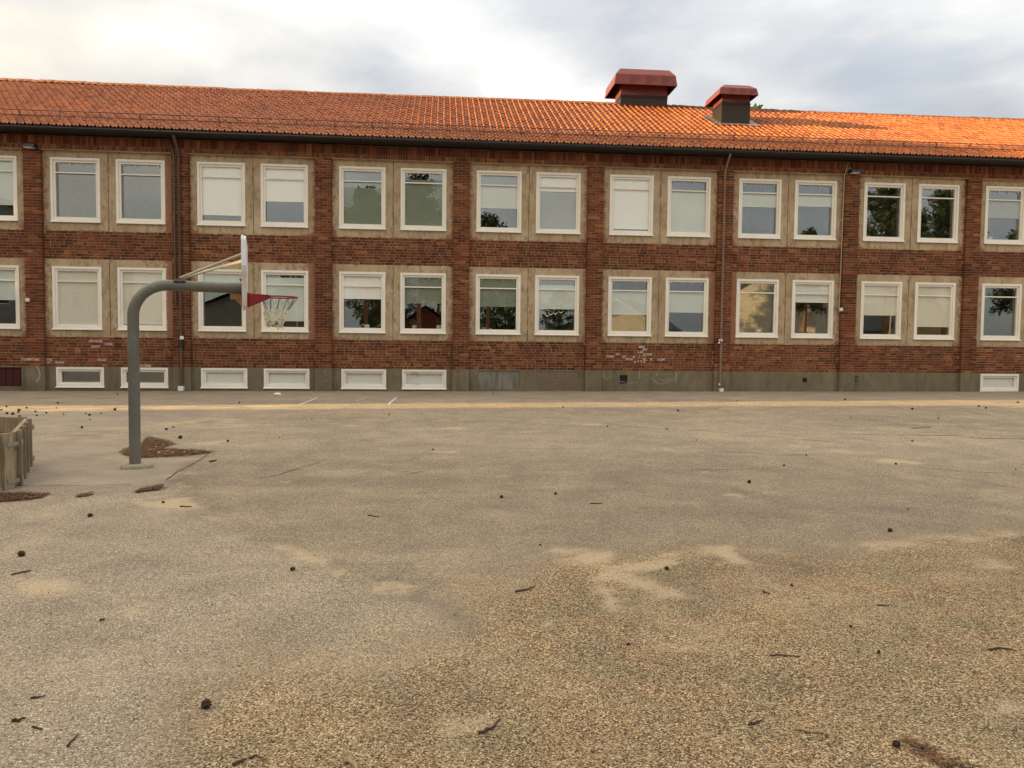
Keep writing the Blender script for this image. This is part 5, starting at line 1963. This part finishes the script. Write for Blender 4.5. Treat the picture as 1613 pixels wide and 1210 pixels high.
# seams and cracks in the asphalt, and worn white bay lines
def ribbon(name, pts, wpx, mat, dz=.004, jit=.4, kind='structure'):
    P3 = [gp(a, b_) for a, b_ in pts]
    mb_ = MB()
    fine_ = []
    for a_, b_ in zip(P3[:-1], P3[1:]):
        n_ = max(2, int((b_ - a_).length / .12))
        for k in range(n_):
            fine_.append(a_.lerp(b_, k / n_))
    fine_.append(P3[-1])
    vs = []
    for i, p_ in enumerate(fine_):
        t_ = (fine_[min(i + 1, len(fine_) - 1)] - fine_[max(i - 1, 0)])
        t_.z = 0
        t_.normalize()
        s_ = Vector((-t_.y, t_.x, 0))
        j = Vector((rgl.uniform(-1, 1), rgl.uniform(-1, 1), 0)) * wpx * jit
        w2 = wpx * rgl.uniform(1 - jit, 1 + jit) / 2
        for sg in (-1, 1):
            q_ = p_ + j + s_ * w2 * sg
            vs.append((q_.x, q_.y, surf_z(q_.x, q_.y) + dz))
    mb_.add(vs, [(2 * i, 2 * i + 2, 2 * i + 3, 2 * i + 1) for i in range(len(fine_) - 1)])
    o = build(name, mb_, mat)
    o['kind'] = kind
    return o


for pts, w_ in [([(1340, 684.5), (1440, 686), (1500, 686.5), (1540, 690), (1613, 692), (1700, 694)], .045), ([(1000, 674), (1110, 679), (1210, 688), (1330, 698)], .022),
                ([(1130, 710), (1230, 716), (1300, 716)], .018), ([(1440, 735), (1520, 743), (1580, 745)], .02), ([(331, 711), (318, 722), (300, 733), (278, 744), (262, 757)], .022),
                ([(400, 755), (440, 748), (470, 738), (503, 728)], .018), ([(640, 748), (665, 743), (682, 738)], .014), ([(480, 663), (560, 668), (640, 662), (720, 668)], .016),
                ([(860, 664), (960, 668), (1010, 674)], .018), ([(47, 679), (130, 672), (220, 664), (400, 651), (480, 648)], .014), ([(1013, 742), (1150, 739), (1230, 737)], .012),
                ([(35, 766), (150, 765), (210, 763)], .012), ([(845, 620), (1000, 621), (1200, 621)], .02)]:
    ribbon('crack', pts, w_ * .62, M['crack'], .004, .55)
for pts in ([(473, 637.5), (500, 627)], [(612, 637.5), (624.5, 626.5)]):
    ribbon('painted_line', pts, .055, M['linepaint'], .004, .12)
for pts in ([(430, 630.5), (530, 629.5)], [(560, 632), (575, 628)]):
    ribbon('painted_line', pts, .03, M['linepaint'], .004, .3)


# ------------------------------------------------------------------ surroundings mirrored in the panes, plus unseen masses added to shape the sun
def gable_house(name, label, cx, y_front, wdt, dep, zeave, zpeak, wallm, roofm, fx=1, win=True):
    """house with its gable towards the school (+y)"""
    e = bpy.data.objects.new(name, None)
    COL.objects.link(e)
    e.location = (cx, y_front - dep / 2, 0)
    WPOS[e.name] = Vector(e.location)
    tag(e, label, 'house')
    h = wdt / 2
    mb_ = MB()
    yb_ = y_front - dep
    v = [(cx - h, y_front, 0), (cx + h, y_front, 0), (cx + h, y_front, zeave), (cx, y_front, zpeak), (cx - h, y_front, zeave)]
    v += [(a, yb_, c_) for a, _, c_ in v]
    mb_.add(v, [(4, 3, 2, 1, 0), (5, 6, 7, 8, 9), (0, 5, 9, 4), (1, 2, 7, 6)])
    build('wall', mb_, wallm, e)
    mb_ = MB()
    sl_ = (zpeak - zeave) / h
    o_ = .45
    for sg in (-1, 1):
        ex_ = cx + sg * (h + o_)
        ez = zeave - sl_ * o_
        v = [(cx, y_front + .4, zpeak + .08), (ex_, y_front + .4, ez + .08), (ex_, yb_ - .4, ez + .08), (cx, yb_ - .4, zpeak + .08)]
        mb_.add(v + [(a, b_, c_ + .14) for a, b_, c_ in v], [(0, 1, 2, 3), (7, 6, 5, 4), (0, 4, 5, 1), (1, 5, 6, 2), (2, 6, 7, 3)])
    build('roof', mb_, roofm, e)
    mb_ = MB()
    for sg in (-1, 1):
        ex_ = cx + sg * (h + o_)
        ez = zeave - sl_ * o_
        v = [(cx, y_front + .41, zpeak + .24), (cx, y_front + .41, zpeak - .06), (ex_, y_front + .41, ez - .06), (ex_, y_front + .41, ez + .24)]
        mb_.add(v + [(a, b_ + .04, c_) for a, b_, c_ in v], [(4, 5, 6, 7), (7, 6, 5, 4)[::-1], (0, 1, 2, 3)])
    build('bargeboard', mb_, M['trim'], e)
    if win:
        mb_, mp_ = MB(), MB()
        for xx in (-.26, .22):
            for z0_ in (1.0,):
                x_ = cx + xx * wdt
                ring(mb_, x_ - .6, x_ + .6, z0_, z0_ + 1.4, .1, y_front + .0, y_front + .05)
                mp_.box((x_ - .5, y_front + .002, z0_ + .1), (x_ + .5, y_front + .02, z0_ + 1.3))
        w_ = build('window', mb_, M['trim'], e)
        build('pane', mp_, M['darkglass'], w_)
    return e


def block(name, label, x0, x1, y0, y1, z1, wallm, roofm):
    e = bpy.data.objects.new(name, None)
    COL.objects.link(e)
    e.location = ((x0 + x1) / 2, (y0 + y1) / 2, 0)
    WPOS[e.name] = Vector(e.location)
    tag(e, label, 'building')
    mb_ = MB()
    mb_.box((x0, y0, -.2), (x1, y1, z1), 0, 'du')
    build('wall', mb_, wallm, e)
    mb_ = MB()
    mb_.box((x0 - .25, y0 - .0, z1), (x1 + .25, y1 + .0, z1 + .28))
    build('roof', mb_, roofm, e)
    mb_, mp_ = MB(), MB()
    y_ = y0 + 1.2
    while y_ < y1 - 1.6:
        for z0_ in np.arange(1.0, z1 - 2.0, 3.2):
            mb_.box((x1 - .02, y_ - .07, z0_ - .07), (x1 + .03, y_ + 1.27, z0_ + 1.57), 0, 'l')
            mp_.box((x1 + .02, y_, z0_), (x1 + .035, y_ + 1.2, z0_ + 1.5))
        y_ += 2.6
    if mb_.v:
        w_ = build('window', mb_, M['trim'], e)
        build('pane', mp_, M['darkglass'], w_)
    return e


# unseen blocks added on the left to shade the yard, leaving a sun strip
tanE = math.tan(SUN_EL)
block('shade_block', 'tall flat roofed unseen brick block added to shade the yard', -36, -30, 9.05, 14.295, 11.2, M['house_red'], M['house_roof'])
block('shade_block_end', 'slightly lower unseen brick block added to widen the sunlit gap', -36, -30, 14.3, 15.6, 9.4, M['house_red'], M['house_roof'])  # unseen, kept lower so the sun strip widens to the right
block('shade_block_low', 'lower flat roofed unseen block added to let sun reach the hoop', -36, -30, 8.105, 9.045, 8.0, M['house_red'], M['house_roof'])  # unseen, kept low so sun passes over it to the hoop
block('gym_hall', 'grey rendered gym hall at the left rear, heightened to shade the yard', -36, -30, -30, 8.1, 11.0, M['render_grey'], M['house_roof'])  # a hall shows in the panes; height and footprint set for shade
e = bpy.data.objects.new('wall_shade_block', None)  # unseen mass added to shade the ground beside the wall
COL.objects.link(e)
e.location = (-29, 20.5, 0)
WPOS[e.name] = Vector(e.location)
tag(e, 'unseen brick block with a steep sloping top added to shade the wall foot', 'building')
mb = MB()
out_ = [(17.7, -.2), (23.9, -.2), (23.9, 2.6), (23.2, 3.6), (21.2, 11.6), (17.7, 11.6)]
mb.add([(-34, a_, b_) for a_, b_ in out_] + [(-24, a_, b_) for a_, b_ in out_],
       [tuple(range(6)), tuple(range(11, 5, -1))] + [(i, 6 + i, 6 + (i + 1) % 6, (i + 1) % 6) for i in range(6)])
build('wall', mb, M['house_red'], e)
mb = MB()
for i in (2, 3, 4):
    (ya_, za_), (yb_, zb_) = out_[i], out_[i + 1]
    mb.add([(-34.2, ya_, za_ + .05), (-23.8, ya_, za_ + .05), (-23.8, yb_, zb_ + .05), (-34.2, yb_, zb_ + .05)], [(0, 1, 2, 3)])
build('roof', mb, M['house_roof'], e)

gable_house('timber_house', 'cream timber house with white bargeboards across the street', 20.8, -30, 8.4, 11, 3.7, 6.5, M['house_cream'], M['house_roof']).rotation_euler.z = math.radians(28)
gable_house('timber_house', 'yellow timber house with dark roof behind the pines', 48, -24, 9, 11, 3.6, 6.6, M['house_yellow'], M['house_roof'])
gable_house('timber_house', 'pale yellow hall facing the school across the yard', 33, -18, 9, 12, 6.4, 8.6, M['house_cream'], M['house_roof']).rotation_euler.z = math.radians(40)
gable_house('timber_house', 'small red timber house behind the camera', -2, -46, 8, 10, 3.4, 6.2, M['house_red'], M['house_roof'])
gable_house('timber_house', 'long low dark hall with a grey roof at the rear left', -22, -38, 16, 18, 4.0, 7.2, M['render_grey'], M['house_roof'], win=False)


def pine_meshes(seed, hgt, crown0, rad, n_, size, kind='pine'):
    rg = random.Random(seed)
    tk, cr_ = MB(), MB()
    bend = [Vector((rg.uniform(-.3, .3) * k, rg.uniform(-.3, .3) * k, 0)) for k in (0, .3, .6, 1, 1)]
    pts_ = [Vector((0, 0, -.2)), Vector((0, 0, hgt * .25)) + bend[1], Vector((0, 0, hgt * .5)) + bend[2], Vector((0, 0, hgt * .75)) + bend[3], Vector((0, 0, hgt * .97)) + bend[4]]
    tk.tube(pts_, [.26, .21, .16, .10, .03], 9)
    clumps = []
    nb_ = 26
    for k in range(nb_):
        f_ = crown0 + (1 - crown0) * (k + .5) / nb_
        z_ = hgt * f_
        a = k * 2.4 + rg.uniform(-.5, .5)
        t_ = (f_ - crown0) / (1 - crown0)
        if kind == 'pine':
            ln = rad * (1 - t_ ** 1.6 * .75) * rg.uniform(.65, 1.1)
        else:
            ln = rad * math.sin(math.pi * min(1, t_ * .85 + .15)) * rg.uniform(.7, 1.1)
        b0_ = Vector((bend[3].x * f_, bend[3].y * f_, z_))
        tip = b0_ + Vector((math.cos(a) * ln, math.sin(a) * ln, ln * rg.uniform(.05, .35)))
        tk.tube([b0_, b0_.lerp(tip, .5) + Vector((0, 0, -.1)), tip], [.06, .04, .015], 5, cap=False)
        for j in range(4):
            clumps.append((b0_.lerp(tip, .4 + .2 * j) + Vector((rg.gauss(0, .25), rg.gauss(0, .25), rg.gauss(0, .2))), rg.uniform(.5, 1.0)))
    clumps.append((pts_[-1], .7))
    per = n_ // len(clumps)
    for c0, rr in clumps:
        for _ in range(per):
            d1 = Vector((rg.gauss(0, 1), rg.gauss(0, 1), rg.gauss(0, .7))).normalized()
            q_ = c0 + d1 * rr * rg.random() ** .5 * size * 3.2
            ax = Vector((rg.gauss(0, 1), rg.gauss(0, 1), rg.gauss(0, 1))).normalized()
            bx = ax.cross(Vector((rg.gauss(0, 1), rg.gauss(0, 1), rg.gauss(0, 1)))).normalized()
            s1, s2 = size * rg.uniform(.5, 1.1), size * rg.uniform(.16, .4)
            cr_.add([q_ - ax * s1, q_ + bx * s2, q_ + ax * s1, q_ - bx * s2], [(0, 1, 2, 3)])
    return tk.mesh('trunk', M['bark'], smooth=True), cr_.mesh('crown', M['foliage'] if kind == 'pine' else M['leaf'])


PM = [pine_meshes(1, 14, .42, 2.7, 5200, .30), pine_meshes(2, 16, .5, 3.0, 5200, .32), pine_meshes(3, 9.5, .22, 3.2, 6000, .28, 'leaf')]


def tree(name, label, x_, y_, k, s_=1.0, rz_=0.0):
    e = bpy.data.objects.new(name, None)
    COL.objects.link(e)
    z_ = surf_z(x_, y_)
    e.location = (x_, y_, z_)
    WPOS[e.name] = Vector(e.location)
    e.rotation_euler = (0, 0, rz_)
    e.scale = (s_, s_, s_)
    tag(e, label, 'tree', 'trees round the yard')
    for nme, me_ in zip(('trunk', 'crown'), PM[k]):
        o = bpy.data.objects.new(nme, me_)
        COL.objects.link(o)
        o.parent = e
    return e


def mirror_at(px, dist):
    """spot on the camera's side of the yard that the panes show at this place, dist metres out from the facade"""
    q_ = at_y(px, 500, FY)
    d_ = q_ - CAM
    return q_.x + d_.x / d_.y * dist, FY - dist


TREE_PLACE = ['mirrored in the pane behind the net', 'mirrored in the left pane of the third bay', 'set back behind the pines of the third bay', 'nearest to the third bay, mirrored at its right pane',
              'slim one right of the nearest pine', 'mirrored in the left pane of the fourth bay', 'low one beside the fourth bay pine', 'mirrored low in the birds window',
              'mirrored large in the left pane of the seventh bay', 'between the two large pines of the seventh bay', 'mirrored in the right pane of the seventh bay', 'mirrored in the rightmost pane',
              'far off behind the second bay', 'small one with its trunk mirrored in the sixth bay', 'largest far one behind the third bay', 'far one behind the fourth bay']
for i, (px, dist, k, s_) in enumerate([(470, 60, 0, .95), (575, 50, 1, 1.0), (590, 66, 2, 1.2), (660, 44, 1, 1.0), (690, 70, 0, 1.1), (770, 58, 1, .95), (800, 64, 2, 1.1), (880, 90, 2, 1.0),
                                       (1395, 44, 1, 1.05), (1440, 52, 0, 1.1), (1490, 46, 1, 1.05), (1600, 50, 0, .95), (400, 95, 2, 1.0), (1270, 38, 0, .8), (620, 95, 2, 1.4), (730, 92, 2, 1.3)]):
    x_, y_ = mirror_at(px, dist)
    lab = ('scots pine with bare trunk', 'broad old scots pine', 'round leafy tree')[k] + ' '  + TREE_PLACE[i]
    tree('pine_tree' if k < 2 else 'leafy_tree', lab, x_, y_, k, s_, i * 1.3)
# top of a tree showing over the ridge beside the small vent
q = at_y(1196, 196, FY + 22)
t_ = tree('pine_tree', 'pine whose tip just shows above the ridge right of the small vent', q.x, FY + 22, 0, (q.z + .1) / 14.0, .5)
del t_['group']

# unseen poplars added west of the school to filter low sun off the wall
for i, (x_, y_) in enumerate([(-38, 20.6), (-43, 20.2), (-48, 19.9)]):
    t_ = tree('sun_filter_poplar', ('slim tall poplar added to filter the sun, nearest the school', 'slim tall poplar added to filter the sun, middle one of three', 'slim tall poplar added to filter the sun, farthest from the school')[i], x_, y_, 2, 1.0, i * 2.0)
    t_.scale = (.70, .70, 2.05 + .1 * i)

# street lamps mirrored in the lower panes
for i, (px, dist, hh_) in enumerate([(1162, 46, 6.6), (1191, 60, 7.0), (1405, 30, 5.0)]):
    x_, y_ = mirror_at(px, dist)
    e = bpy.data.objects.new('street_lamp', None)
    COL.objects.link(e)
    e.location = (x_, y_, 0)
    WPOS[e.name] = Vector(e.location)
    tag(e, ('tall street lamp mirrored before the cream gable', 'farthest street lamp mirrored beside the right downpipe', 'short curved street lamp mirrored in the seventh bay')[i], 'street lamp', 'street lamps across the yard')
    mb = MB()
    mb.tube([(x_, y_, -.1), (x_, y_, hh_ - 1.2), (x_ + .1, y_, hh_ - .5), (x_ + .5, y_, hh_ - .1), (x_ + 1.2, y_, hh_)], [.08, .06, .05, .045, .04], 8)
    build('pole', mb, M['bracegal'], e, smooth=True)
    mb = MB()
    mb.box((x_ + 1.0, y_ - .12, hh_ - .03), (x_ + 1.6, y_ + .12, hh_ + .1))
    build('lamp_head', mb, M['plastic'], e)
